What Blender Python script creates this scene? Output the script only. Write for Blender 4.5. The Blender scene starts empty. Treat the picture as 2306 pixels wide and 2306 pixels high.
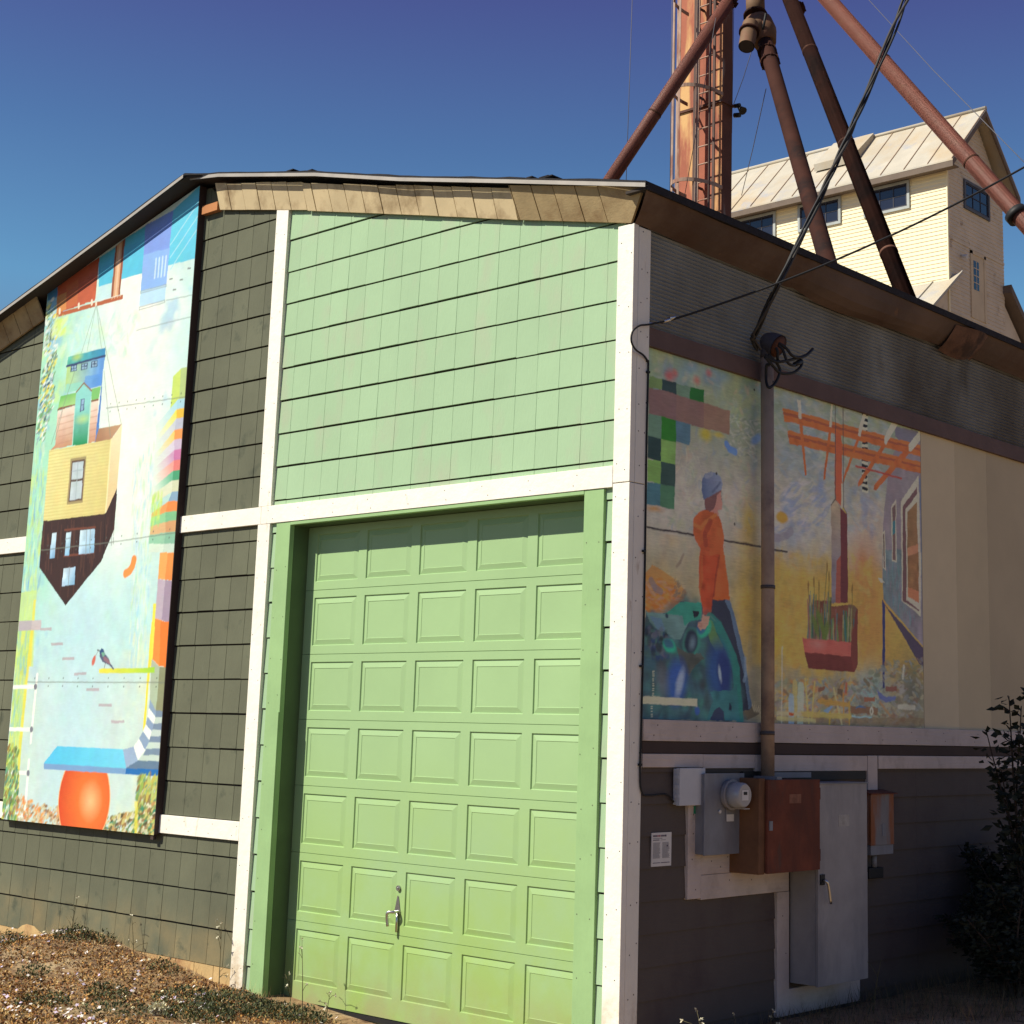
import bpy, bmesh, math, random
import numpy as np
from mathutils import Vector, Matrix, noise as mnoise
random.seed(7); rng = np.random.default_rng(11)
R = math.radians
C = bpy.context.scene.collection
SC = bpy.context.scene

# ------------------------------------------------------------------ camera
FOC = 3572.2; PP = (1322.6, 992.7); SIZE = 2306.0          # focal length, principal point, picture size (px)
AZ, PITCH, ROLL = 0.72106, 0.18042, 0.024508
CAM = Vector((6.39345, -7.68920, 1.92))
fw = Vector((-math.sin(AZ)*math.cos(PITCH), math.cos(AZ)*math.cos(PITCH), math.sin(PITCH)))
r0 = Vector((math.cos(AZ), math.sin(AZ), 0)); u0 = r0.cross(fw)
rt = math.cos(ROLL)*r0 + math.sin(ROLL)*u0
up = -math.sin(ROLL)*r0 + math.cos(ROLL)*u0
cd = bpy.data.cameras.new("camera"); cam = bpy.data.objects.new("camera", cd); C.objects.link(cam)
cd.sensor_width = 36; cd.lens = FOC/SIZE*36; cd.clip_end = 3000; cd.clip_start = 0.05
cd.shift_x = (SIZE/2-PP[0])/SIZE; cd.shift_y = (PP[1]-SIZE/2)/SIZE
cam.matrix_world = Matrix(((rt.x, up.x, -fw.x, CAM.x), (rt.y, up.y, -fw.y, CAM.y), (rt.z, up.z, -fw.z, CAM.z), (0, 0, 0, 1)))
SC.camera = cam

# ------------------------------------------------------------------ sky, sun, exposure
SUN_EL, SUN_AZ = R(45), R(27)          # azimuth measured from the front wall's normal towards the left
sdir = Vector((-math.sin(SUN_AZ)*math.cos(SUN_EL), -math.cos(SUN_AZ)*math.cos(SUN_EL), math.sin(SUN_EL)))
w = bpy.data.worlds.new("World"); SC.world = w; w.use_nodes = True
nt = w.node_tree; nt.nodes.clear()
sky = nt.nodes.new('ShaderNodeTexSky'); sky.sky_type = 'NISHITA'; sky.sun_disc = False
sky.sun_elevation = SUN_EL; sky.sun_rotation = math.atan2(sdir.x, sdir.y)
sky.altitude = 1800; sky.air_density = 1.0; sky.dust_density = 0.25; sky.ozone_density = 5.0
hs = nt.nodes.new('ShaderNodeHueSaturation'); hs.inputs['Hue'].default_value = 0.515
hs.inputs['Saturation'].default_value = 0.95; hs.inputs['Value'].default_value = 1.0
bg = nt.nodes.new('ShaderNodeBackground'); bg.inputs['Strength'].default_value = 0.125
wo = nt.nodes.new('ShaderNodeOutputWorld')
tcw = nt.nodes.new('ShaderNodeTexCoord'); sx = nt.nodes.new('ShaderNodeSeparateXYZ'); mx = nt.nodes.new('ShaderNodeValToRGB')
cr = mx.color_ramp; cr.elements.remove(cr.elements[1])          # tint of the sky by height above the horizon
for k, (p_, c_) in enumerate(((0.0, (.62,.50,.36)), (.17, (.62,.53,.42)), (.26, (.54,.88,.73)), (.35, (.43,.62,.63)), (.46, (.44,.34,.52)), (1.0, (.54,.47,.50)))):
    e_ = cr.elements[0] if k == 0 else cr.elements.new(p_)
    e_.position = p_; e_.color = (*c_, 1)
mm = nt.nodes.new('ShaderNodeMix'); mm.data_type = 'RGBA'; mm.blend_type = 'MULTIPLY'; mm.inputs[0].default_value = 1.0
nt.links.new(tcw.outputs['Generated'], sx.inputs[0]); nt.links.new(sx.outputs['Z'], mx.inputs[0])
nt.links.new(sky.outputs[0], hs.inputs['Color']); nt.links.new(hs.outputs[0], mm.inputs[6]); nt.links.new(mx.outputs[0], mm.inputs[7]); nt.links.new(mm.outputs[2], bg.inputs[0]); nt.links.new(bg.outputs[0], wo.inputs[0])
ld = bpy.data.lights.new("sun", 'SUN'); ld.energy = 4.6; ld.angle = R(0.5); ld.color = (1.0, 0.94, 0.80)
lo = bpy.data.objects.new("sun", ld); C.objects.link(lo)
lo.rotation_euler = (-sdir).to_track_quat('-Z', 'Y').to_euler(); lo.location = (-10, -20, 25)
vs = SC.view_settings; vs.view_transform = 'Standard'; vs.look = 'None'; vs.exposure = 0.5; vs.gamma = 1.0
SC.render.resolution_x = SC.render.resolution_y = 1024

# ------------------------------------------------------------------ measuring helpers (photo point -> point on a real plane)
def ray(px, py):
    return rt*((px-PP[0])/FOC) - up*((py-PP[1])/FOC) + fw
def on_y(px, py, y=0.0):
    r = ray(px, py); return CAM + r*((y-CAM.y)/r.y)
def on_x(px, py, x=0.0):
    r = ray(px, py); return CAM + r*((x-CAM.x)/r.x)
def sight(px, py, dist):
    r = ray(px, py); return CAM + r*(dist/math.hypot(r.x, r.y))

# ------------------------------------------------------------------ mesh helpers
class MB:
    def __init__(s): s.v = []; s.f = []; s.m = []; s.sm = []
    def quad(s, a, b, c, d, m=0, smooth=False):
        n = len(s.v); s.v += [tuple(a), tuple(b), tuple(c), tuple(d)]; s.f.append((n, n+1, n+2, n+3)); s.m.append(m); s.sm.append(smooth)
    def poly(s, pts, m=0):
        n = len(s.v); s.v += [tuple(p) for p in pts]; s.f.append(tuple(range(n, n+len(pts)))); s.m.append(m); s.sm.append(False)
    def box(s, x0, x1, y0, y1, z0, z1, m=0):
        s.hexa([(x0,y0,z0),(x1,y0,z0),(x1,y1,z0),(x0,y1,z0),(x0,y0,z1),(x1,y0,z1),(x1,y1,z1),(x0,y1,z1)], m)
    def hexa(s, p, m=0):
        n = len(s.v); s.v += [tuple(q) for q in p]
        for f in ((0,3,2,1),(4,5,6,7),(0,1,5,4),(1,2,6,5),(2,3,7,6),(3,0,4,7)):
            s.f.append(tuple(n+i for i in f)); s.m.append(m); s.sm.append(False)
    def tube(s, pts, r, seg=10, m=0, cap=True):
        pts = [Vector(p) for p in pts]; k = len(pts)
        rr = r if isinstance(r, (list, tuple)) else [r]*k
        t = (pts[1]-pts[0]).normalized()
        a = t.orthogonal().normalized(); n0 = len(s.v)
        for i, p in enumerate(pts):
            t2 = (pts[min(i+1, k-1)]-pts[max(i-1, 0)]).normalized()
            a = (a - t2*a.dot(t2)).normalized(); b = t2.cross(a)
            for j in range(seg):
                th = 2*math.pi*j/seg
                s.v.append(tuple(p + (a*math.cos(th)+b*math.sin(th))*rr[i]))
        for i in range(k-1):
            for j in range(seg):
                j2 = (j+1) % seg
                s.f.append((n0+i*seg+j, n0+i*seg+j2, n0+(i+1)*seg+j2, n0+(i+1)*seg+j)); s.m.append(m); s.sm.append(True)
        if cap:
            s.f.append(tuple(n0+j for j in range(seg))[::-1]); s.m.append(m); s.sm.append(False)
            s.f.append(tuple(n0+(k-1)*seg+j for j in range(seg))); s.m.append(m); s.sm.append(False)
    def disc(s, c, n, r, seg=8, m=0, h=0.001):
        c = Vector(c); n = Vector(n).normalized(); a = n.orthogonal().normalized(); b = n.cross(a)
        s.poly([c+n*h+(a*math.cos(2*math.pi*i/seg)+b*math.sin(2*math.pi*i/seg))*r for i in range(seg)], m)
    def build(s, name, mats, parent=None, bevel=0.0):
        me = bpy.data.meshes.new(name); me.from_pydata(s.v, [], s.f); me.update()
        if not isinstance(mats, (list, tuple)): mats = [mats]
        for q in mats: me.materials.append(q)
        me.polygons.foreach_set('material_index', s.m); me.polygons.foreach_set('use_smooth', s.sm)
        o = bpy.data.objects.new(name, me); C.objects.link(o)
        if parent is not None:
            o.parent = parent; o.matrix_parent_inverse = ROOT[parent.name]
        if bevel:
            b = o.modifiers.new('bevel', 'BEVEL'); b.width = bevel; b.segments = 2; b.limit_method = 'ANGLE'
        return o
ROOT = {}
def thing(name, loc, label, cat, group=None):
    o = bpy.data.objects.new(name, None); C.objects.link(o); o.location = loc; o.empty_display_size = 0.2
    ROOT[o.name] = Matrix.Translation(Vector(loc)).inverted()
    return tag(o, label, cat, group)
def under(o):                       # a part that gets sub-parts of its own
    ROOT[o.name] = Matrix.Identity(4); return o
def tag(o, label, cat, group=None, kind=None):
    if label: o['label'] = label
    if cat: o['category'] = cat
    if group: o['group'] = group
    if kind: o['kind'] = kind
    return o
def crv(P, n=10):                   # Catmull-Rom through P
    P = [Vector(p) for p in P]; Q = [P[0]*2-P[1]] + P + [P[-1]*2-P[-2]]; out = []
    for i in range(1, len(Q)-2):
        a, b, c, d = Q[i-1:i+3]
        for k in range(n):
            t = k/n
            out.append(0.5*((2*b)+(c-a)*t+(2*a-5*b+4*c-d)*t*t+(3*b-a-3*c+d)*t**3))
    out.append(P[-1]); return out
def lerp(a, b, t): return a+(b-a)*t
def pw(x, T):                       # piecewise linear
    if x <= T[0][0]: return T[0][1]
    for (a, fa), (b, fb) in zip(T, T[1:]):
        if x <= b: return fa+(fb-fa)*(x-a)/(b-a)
    return T[-1][1]

# ------------------------------------------------------------------ materials
def M(name, col,  rough=0.75, var=0.12, scale=2.5, bump=0.0, bscale=60, bstretch=(1,1,1), metal=0.0, col2=None, m2=(3, 0.55, 0.7), st2=(1,1,1), zg=None, col3=None, m3=(9, 0.62, 0.7), st3=(1,1,1), spec=0.35, isl=0.0, zg3=None):
    m = bpy.data.materials.new(name); m.use_nodes = True; t = m.node_tree; N = t.nodes; L = t.links
    b = N['Principled BSDF']; b.inputs['Roughness'].default_value = rough; b.inputs['Metallic'].default_value = metal
    b.inputs['Specular IOR Level'].default_value = spec
    tc = N.new('ShaderNodeTexCoord')
    def nz(sc, stretch, det=5):
        mp = N.new('ShaderNodeMapping'); mp.inputs['Scale'].default_value = stretch; L.new(tc.outputs['Object'], mp.inputs['Vector'])
        n = N.new('ShaderNodeTexNoise'); n.inputs['Scale'].default_value = sc; n.inputs['Detail'].default_value = det; n.inputs['Roughness'].default_value = 0.62
        L.new(mp.outputs[0], n.inputs['Vector']); return n.outputs['Fac']
    def ramp(x, a, c):
        mr = N.new('ShaderNodeMapRange'); mr.inputs['From Min'].default_value = a; mr.inputs['From Max'].default_value = c; L.new(x, mr.inputs['Value']); return mr.outputs[0]
    def mix(f, a, c):
        x = N.new('ShaderNodeMix'); x.data_type = 'RGBA'
        for so, v in ((6, a), (7, c)):
            if isinstance(v, tuple): x.inputs[so].default_value = (*v, 1)
            else: L.new(v, x.inputs[so])
        L.new(f, x.inputs[0]); return x.outputs[2]
    lo_ = tuple(c*(1-var) for c in col); hi = tuple(min(c*(1+var), 0.95) for c in col)
    out = mix(ramp(nz(scale, (1,1,1)), 0.3, 0.7), lo_, hi)
    if col2 is not None:
        f = ramp(nz(m2[0], st2), m2[1], m2[2])
        if zg:
            sx = N.new('ShaderNodeSeparateXYZ'); L.new(tc.outputs['Object'], sx.inputs[0])
            g = ramp(sx.outputs['Z'], zg[0], zg[1]); mu = N.new('ShaderNodeMath'); mu.operation = 'MULTIPLY'; mu.use_clamp = True
            L.new(f, mu.inputs[0]); L.new(g, mu.inputs[1]); f = mu.outputs[0]
        out = mix(f, out, col2)
    if col3 is not None:
        f = ramp(nz(m3[0], st3), m3[1], m3[2])
        if zg3:
            sx = N.new('ShaderNodeSeparateXYZ'); L.new(tc.outputs['Object'], sx.inputs[0])
            g = ramp(sx.outputs['Z'], zg3[0], zg3[1]); mu = N.new('ShaderNodeMath'); mu.operation = 'MULTIPLY'; mu.use_clamp = True
            L.new(f, mu.inputs[0]); L.new(g, mu.inputs[1]); f = mu.outputs[0]
        out = mix(f, out, col3)
    if isl:                             # every board takes the paint a little differently
        ge = N.new('ShaderNodeNewGeometry'); mr = N.new('ShaderNodeMapRange'); mr.inputs['To Min'].default_value = 1-isl; mr.inputs['To Max'].default_value = 1+isl*.6
        L.new(ge.outputs['Random Per Island'], mr.inputs['Value']); vm = N.new('ShaderNodeVectorMath'); vm.operation = 'SCALE'
        L.new(out, vm.inputs[0]); L.new(mr.outputs[0], vm.inputs['Scale']); out = vm.outputs[0]
    L.new(out, b.inputs['Base Color'])
    if bump:
        bp = N.new('ShaderNodeBump'); bp.inputs['Strength'].default_value = bump; bp.inputs['Distance'].default_value = 0.01
        L.new(nz(bscale, bstretch, 6), bp.inputs['Height']); L.new(bp.outputs[0], b.inputs['Normal'])
    return m
def paint_mat(name, rough=0.55):
    m = bpy.data.materials.new(name); m.use_nodes = True; t = m.node_tree; b = t.nodes['Principled BSDF']
    a = t.nodes.new('ShaderNodeAttribute'); a.attribute_name = 'paint'; b.inputs['Roughness'].default_value = rough
    b.inputs['Specular IOR Level'].default_value = 0.3
    t.links.new(a.outputs['Color'], b.inputs['Base Color']); return m
LGREEN = (0.305, 0.445, 0.268); DGREEN = (0.108, 0.113, 0.072)
mat_dark = M('moss_green_shake_paint', DGREEN, 0.85, 0.14, 1.6, 0.35, 130, (1,1,.12), col2=(0.30,0.22,0.10), m2=(2.2, 0.40, 0.75), zg=(0.55, 0.02), col3=(0.07,0.078,0.05), m3=(5,0.60,0.72), isl=.10)
mat_light = M('pale_green_shake_paint', LGREEN, 0.8, 0.05, 1.2, 0.25, 120, (1,1,.12), col2=(0.34,0.40,0.27), m2=(2.6, 0.52, 0.72), st2=(1,1,.5), col3=(.24,.28,.19), m3=(34,.70,.76), isl=.03)
mat_door = M('green_door_paint', (0.30, 0.45, 0.215), 0.48, 0.06, 0.9, 0.22, 2.2, col2=(0.27,0.40,0.10), m2=(1.8, 0.30, 0.6), zg=(1.8, -0.1), col3=(0.29,0.31,0.14), m3=(2.6,0.36,0.62), zg3=(.32,-.12))  # one paint; light-bleached top and stronger lower green are put in, brown is grime
mat_case = M('green_casing_paint', (0.265, 0.42, 0.185), 0.7, 0.08, 3, 0.2, 90, (1,1,.1))
mat_white = M('cream_white_trim_paint', (0.80, 0.76, 0.66), 0.7, 0.06, 2.5, 0.6, 38, (.35,1,.35), col2=(0.45,0.34,0.20), m2=(7,0.36,0.62), zg=(.42,-.02), col3=(0.60,0.52,0.42), m3=(9,0.62,0.70), st3=(1,1,.35))
mat_nail = M('rusty_nail', (0.07,0.05,0.04), 0.8)
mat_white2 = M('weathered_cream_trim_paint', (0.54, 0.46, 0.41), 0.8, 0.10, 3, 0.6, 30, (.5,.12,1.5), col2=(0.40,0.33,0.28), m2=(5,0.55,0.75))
mat_fascia = M('sunlit_tan_plywood', (0.58, 0.46, 0.27), 0.85, 0.14, 2.2, 0.12, 60, (1,1,.3), col2=(0.30,0.21,0.11), m2=(3.5,0.52,0.72))
mat_fascia2 = M('weathered_dimmed_plywood', (0.38, 0.28, 0.145), 0.85, 0.2, 2.8, 0.2, 60, (.4,1,1), col2=(0.24,0.15,0.07), m2=(4,0.48,0.7))  # base darkened for grazing sun on these tilted boards; stains are weather
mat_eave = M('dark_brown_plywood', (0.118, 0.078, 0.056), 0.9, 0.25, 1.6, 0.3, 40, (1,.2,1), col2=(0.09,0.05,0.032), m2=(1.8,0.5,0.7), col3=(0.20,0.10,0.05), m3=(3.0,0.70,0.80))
mat_under = M('roof_underside', (0.045, 0.035, 0.03), 0.9)
mat_shingle = M('black_asphalt_shingle', (0.022, 0.02, 0.022), 0.95, 0.3, 20, 0.6, 90)
mat_drip = M('grey_drip_edge_metal', (0.36, 0.33, 0.29), 0.5, 0.12, 6)
mat_corr = M('weathered_corrugated_metal', (0.245, 0.265, 0.275), 0.6, 0.2, 1.8, 0.1, 40, metal=0.1, col2=(0.10,0.096,0.096), m2=(.6,0.44,0.70), st2=(1,1,.6), col3=(0.06,0.058,0.06), m3=(1.1,0.62,0.78), st3=(1,1.3,.5))
mat_beam = M('purple_brown_beam_paint', (0.130, 0.084, 0.074), 0.85, 0.15, 3, 0.25, 60, (1,.1,1))
mat_taupe = M('taupe_lap_siding_paint', (0.097, 0.078, 0.066), 0.85, 0.10, 2, 0.2, 60, (1,.1,1), col2=(0.078,0.058,0.052), m2=(2,0.5,0.7))
mat_brownw = M('dark_brown_wood', (0.06, 0.04, 0.033), 0.85)
mat_bare = M('bare_tan_plywood', (0.48, 0.33, 0.15), 0.9, 0.18, 4, 0.3, 60, col2=(0.28,0.13,0.06), m2=(3,0.5,0.68))
mat_inner = M('shade_green_jamb_paint', (0.085, 0.135, 0.06), 0.8, 0.1, 3)  # green lowered to put the deep shade of the door recess into it
mat_steel = M('chrome_handle_metal', (0.55,0.54,0.52), 0.3, 0.1, 8, metal=1.0)
mat_black = M('black_rubber', (0.012,0.012,0.013), 0.6)
# ================================================================== ground
GZ = [(-14,-.02),(-8,-.02),(-7.19,-.07),(-6.94,.05),(-6.52,.0),(-6.03,.12),(-5.67,.17),(-5.37,.12),(-4.95,.055),(-4.4,.03),(-4.08,-.045),(-3.6,-.05),(-3.3,-.085),(-2.35,-.15),(-1.2,-.2),(-.2,-.2),(.3,-.05),(3,-.1)]
def gz(x, y):
    b = pw(x, GZ); h = 0.06*mnoise.noise((x*.7, y*.7, 1.3))+0.022*mnoise.noise((x*3.1, y*3.1, 4))+0.01*mnoise.noise((x*9, y*9, 2))
    if x > 0.05:
        side = lerp(-.02, .055, min(max((y+.5)/2, 0), 1)); b = lerp(b, side, min(1, x/.6)) if y < 0 else side
        return b + .35*h
    t = min(max(-y/2.2, 0), 1); t = t*t*(3-2*t)
    if y < -3.3: return -.12
    return lerp(b, -.06, t) + h*(.25+.75*t) if y < 0.1 else b
xs = sorted(set([round(-9+.07*i, 3) for i in range(186)] + [-400,-150,-60,-30,-18,-13,-11,6,9,14,25,60,150,400]))
ys = sorted(set([round(-5+.07*i, 3) for i in range(150)] + [-400,-150,-60,-30,-18,-13,-9,-7,7,10,14,25,60,150,400]))
g = MB()
for y in ys:
    for x in xs: g.v.append((x, y, gz(x, y) if (-12 < x < 3.3 and -3.3 < y < 8) else -.12))
nx = len(xs)
for j in range(len(ys)-1):
    for i in range(nx-1):
        g.f.append((j*nx+i, j*nx+i+1, (j+1)*nx+i+1, (j+1)*nx+i)); g.m.append(0); g.sm.append(True)
mat_ground = M('dry_sandy_soil', (0.27, 0.17, 0.085), 0.95, 0.22, 3, 0.9, 45, col2=(0.38,0.28,0.16), m2=(1.7,0.5,0.66), col3=(0.13,0.07,0.035), m3=(8,0.52,0.62))
tag(g.build('ground', mat_ground), None, None, kind='structure')

rd = MB(); rd.box(-120, 120, -60, -3.6, -.20, -.075)  # unseen asphalt sheet added to lower the light bounced off the front ground
tag(rd.build('unseen_dark_road', M('added_dark_asphalt', (0.075,0.07,0.066), .9, .2, 4, .4, 80)), None, None, kind='structure')
# ================================================================== the warehouse
wh = thing('warehouse', (-4.9, 5.5, 0), 'gabled warehouse with moss and pale green shake siding, cream trim and green garage door', 'building')
EDGE_R = [(-4.9,6.537),(-4.487,6.476),(-3.187,6.198),(-2.185,5.94),(-1.03,5.674),(.2,5.385)]     # underside of the roof at the front rake
EDGE_L = [(-10.1,5.21),(-7.86,5.776),(-7.03,5.982),(-5.815,6.293),(-4.9,6.537)]
def roofz(x): return pw(x, EDGE_R) if x > -4.9 else pw(x, EDGE_L)
def wallz(x):   # where the front wall meets the fascia
    return pw(x, [(-10.1,5.02),(-8.17,5.493),(-7.365,5.694),(-7.30,5.95),(-4.9,6.50),(-4.72,6.42),(-4.66,6.243),(-3.43,5.991),(-2.05,5.672),(-1.05,5.436),(0,5.206)])
LEN = 11.0
# solid walls behind the cladding
b = MB()
def gable(x0, x1, zb, y0=.055, y1=.2, step=.3):
    n = max(1, int((x1-x0)/step)); xs_ = [lerp(x0, x1, i/n) for i in range(n+1)]
    xs_ = sorted(set(xs_ + [q for q in (-4.9,) if x0 < q < x1]))
    for a, c in zip(xs_, xs_[1:]):
        b.hexa([(a,y0,zb),(c,y0,zb),(c,y1,zb),(a,y1,zb),(a,y0,roofz(a)-.03),(c,y0,roofz(c)-.03),(c,y1,roofz(c)-.03),(a,y1,roofz(a)-.03)])
gable(-9.85, -3.46, -.4); gable(-3.46, -.355, 3.475); gable(-.355, -.055, -.4)
b.box(-.2, -.055, .2, LEN, -.4, 5.33); b.box(-9.85, -9.7, .2, LEN, -.4, 5.2); b.box(-9.7, -.2, LEN-.15, LEN, -.4, 5.2)
b.build('wall', mat_brownw, wh)
# roof deck
def deck(o, dz0, dz1, mat_i, mb, jag=0.0):
    P = [(x, z) for x, z in EDGE_L[:-1]] + [(x, z) for x, z in EDGE_R]
    F = []
    for (x0, z0), (x1, z1) in zip(P, P[1:]):
        k = max(1, int((x1-x0)/.12))
        F += [(lerp(x0,x1,i/k), lerp(z0,z1,i/k)) for i in range(k)]
    F.append(P[-1])
    off = lambda x: (.2 if x < -4.95 else lerp(.2, .13, min(1, (x+4.95)/.35))) + o
    jj = [random.uniform(-jag, jag) for _ in F]
    for i in range(len(F)-1):
        (x0, z0), (x1, z1) = F[i], F[i+1]; a, c = jj[i], jj[i+1]
        mb.hexa([(x0,-off(x0),z0+dz0),(x1,-off(x1),z1+dz0),(x1,LEN+.2,z1+dz0),(x0,LEN+.2,z0+dz0),(x0,-off(x0),z0+dz1+a),(x1,-off(x1),z1+dz1+c),(x1,LEN+.2,z1+dz1+c),(x0,LEN+.2,z0+dz1+a)], mat_i)
b = MB(); deck(-.012, .0, .014, 0, b); ro = b.build('roof', mat_under, wh); under(ro)
b = MB(); deck(.004, .016, .034, 0, b, .004)
for k in range(5):        # lifted shingle tabs along the edge
    x = random.uniform(-4.3, .1); z = roofz(x)
    b.box(x, x+random.uniform(.03,.1), -.13, .1, z+.03, z+.036+random.uniform(0,.003))
b.build('shingles', mat_shingle, ro)
b = MB()
for T, o in ((EDGE_R, .136), (EDGE_L, .206)):
    for (x0, z0), (x1, z1) in zip(T, T[1:]):
        b.hexa([(x0,-o-.004,z0-.012),(x1,-o-.004,z1-.012),(x1,-o,z1-.012),(x0,-o,z0-.012),(x0,-o-.004,z0+.016),(x1,-o-.004,z1+.016),(x1,-o,z1+.016),(x0,-o,z0+.016)])
b.build('drip_edge', mat_drip, ro)
# fascia boards under the front rake
def fascia(name, T, top, o, mat, x_end=None, wob=.0):
    b = MB(); x = T[-1][0]; lo_x = T[0][0]
    while x > lo_x+.01:
        x2 = max(x-.2045, lo_x); e = .004; j = random.uniform(0, .006)
        za, zb = pw(x2+e, T), pw(x-e, T); ta, tb = za+top+random.uniform(-wob, wob), zb+top+random.uniform(-wob, wob)
        k = .06
        xt = x-e-k*.2
        if T[-1][0] > -.05 and x == T[-1][0]: xt = .178; tb -= .012
        b.hexa([(x2+e,-.002-j,za),(x-e,-.002-j,zb),(x-e,.012,zb),(x2+e,.012,za),(x2+e-k*.2,-o-j,ta),(xt,-o-j,tb),(xt,-o+.014,tb),(x2+e-k*.2,-o+.014,ta)])
        x = x2
    # dark backing behind the joints
    n = 12
    for i in range(n):
        a, c = lerp(lo_x+.02, T[-1][0]-.01, i/n), lerp(lo_x+.02, T[-1][0]-.01, (i+1)/n)
        b.quad((a,.013,pw(a,T)+.004),(c,.013,pw(c,T)+.004),(c,-o+.016,pw(c,T)+top-.01),(a,-o+.016,pw(a,T)+top-.01), 1)
    return b.build(name, [mat, mat_brownw], wh)
fascia('fascia_board', [(-4.62,6.235),(-3.43,5.993)], .222, .062, mat_fascia, wob=.003)
fascia('fascia_board', [(-3.425,5.985),(-2.05,5.670),(-1.06,5.437)], .214, .068, mat_fascia, wob=.005)
fascia('fascia_board', [(-1.055,5.437),(-.02,5.208)], .226, .108, mat_fascia2)
fascia('fascia_board', [(-9.8,5.09),(-8.171,5.493),(-7.365,5.694)], .24, .12, mat_fascia2)
b = MB(); b.box(-4.86, -4.64, -.02, .05, 6.235, 6.31); b.build('rafter_end', M('orange_raw_wood', (.42,.17,.06), .8), wh)
# eave boards along the right side
EB = [(-.10,5.206),(.8,5.182),(1.8,5.172),(2.1,5.13),(2.5,5.118),(3.36,5.155),(4.19,5.18),(5.6,5.168),(11,5.17)]
b = MB()
yv = [lerp(0, 11, i/150) for i in range(151)]
def eavep(y, t):
    zb = pw(y, EB); bul = .035*math.exp(-((y-2.7)/.8)**2)*math.sin(t*math.pi)
    n = .006*mnoise.noise((y*2, t*2, 3))
    if y > 1.76: n += .012
    return (lerp(0.004, .185, t)+n+bul, y if y > .01 else lerp(0,-.108,t), lerp(zb, 5.362, t)-.02*math.sin(t*math.pi)+n-bul)
for a, c in zip(yv, yv[1:]):
    for k in range(4):
        b.quad(eavep(a,k/4), eavep(c,k/4), eavep(c,(k+1)/4), eavep(a,(k+1)/4), 0, True)
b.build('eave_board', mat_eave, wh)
b = MB()       # torn piece hanging from the eave
for a, c in zip([4.02+.05*i for i in range(10)], [4.07+.05*i for i in range(10)]):
    for k in range(4):
        f = lambda y, t: Vector(eavep(y, t))+Vector((.02+.03*math.sin(y*9), 0, -.035-.05*(1-t)*abs(math.sin(y*7))))
        b.quad(f(a,k/4), f(c,k/4), f(c,(k+1)/4), f(a,(k+1)/4), 0, True)
b.build('torn_eave_board', M('torn_rusty_plywood', (.14,.075,.048), .9, .3, 6, .4, 40, col2=(.06,.035,.025), m2=(4,.5,.62)), wh)
b = MB(); b.box(.02, .192, -.12, 11, 5.366, 5.384); b.build('eave_trim', mat_under, wh)
b = MB(); b.box(.192, .205, -.12, 11, 5.362, 5.405); b.build('eave_edge', mat_shingle, wh)

# shake siding: every board its own wedge, all in one mesh for each painted field
def shakes(name, mat, x0, x1, lines, ztop, g0, pitch, holes=()):
    b = MB()
    L = sorted(lines)
    for k, zb in enumerate(L):
        zt = L[k+1]-.0125 if k+1 < len(L) else 99
        edges = [x0]
        n0 = math.ceil((x0-g0)/pitch)
        while g0+n0*pitch < x1-.004:
            q = g0+n0*pitch
            if q > x0+.01: edges.append(q)
            n0 += 1
        edges.append(x1)
        cj = random.uniform(-.003, .003); step = random.choice(edges[1:-1]) if len(edges) > 3 else x0
        for a, c in zip(edges, edges[1:]):
            jz = random.uniform(-.0016, .0016)+(cj if a < step else -cj); jy = random.uniform(-.0012, .0012)
            e = .0013 if mat is not mat_dark else .0022
            a2, c2 = a+e*(a > x0), c-e*(c < x1)
            za, zc = min(zt, ztop(a2)), min(zt, ztop(c2))
            if min(za, zc) < zb+.02: 
                if max(za, zc) < zb+.02: continue
                za, zc = max(za, zb+.005), max(zc, zb+.005)
            yb, yt = .025+jy, .0335
            fr = lambda z: lerp(yb, yt, min(1, (z-zb)/.29))
            z0 = zb+jz
            b.hexa([(a2,yb,z0),(c2,yb,z0),(c2,.044,z0),(a2,.044,z0),(a2,fr(za),za),(c2,fr(zc),zc),(c2,.046,zc),(a2,.046,za)])
    # painted backing seen through the joints
    for k, zb in enumerate(L):
        zt = L[k+1] if k+1 < len(L) else 99
        n = 6
        for i in range(n):
            a, c = lerp(x0, x1, i/n), lerp(x0, x1, (i+1)/n); za, zc = min(zt, ztop(a)), min(zt, ztop(c))
            if za > zb+.01 and zc > zb+.01:
                b.quad((a,.0295,zb+.002),(c,.0295,zb+.002),(c,.0370,zc-.016),(a,.0370,za-.016))
    return b.build(name, mat, wh)
low = [.076+.2725*k for k in range(13)]
upL = [3.607] + [6.018-.269*k for k in range(9)][::-1][0:] 
upL = sorted([q for q in upL if q > 3.6] + [])
shakes('shake_siding', mat_dark, -9.85, -3.80, [q for q in low if q < 3.45], lambda x: 3.52, -3.96, .2125)
shakes('shake_siding', mat_dark, -9.85, -3.80, [3.53]+[6.018-.269*k for k in range(9)], lambda x: wallz(x)+.02, -3.96, .2125)
lg = [5.79-.2675*k for k in range(9)]
shakes('shake_siding', mat_light, -3.70, -.10, [3.53]+[5.79-.2675*k for k in range(9)], lambda x: wallz(x)+.02, -.247, .2045)
gl = [.12+.2725*k for k in range(-1, 13)]
shakes('shake_siding', mat_light, -3.70, -3.56, [q for q in gl if q < 3.43]+[-.3], lambda x: 3.52, -3.3, 1)
shakes('shake_siding', mat_light, -.24, -.10, [q for q in gl if q < 3.43]+[-.3], lambda x: 3.52, -3.3, 1)

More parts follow.
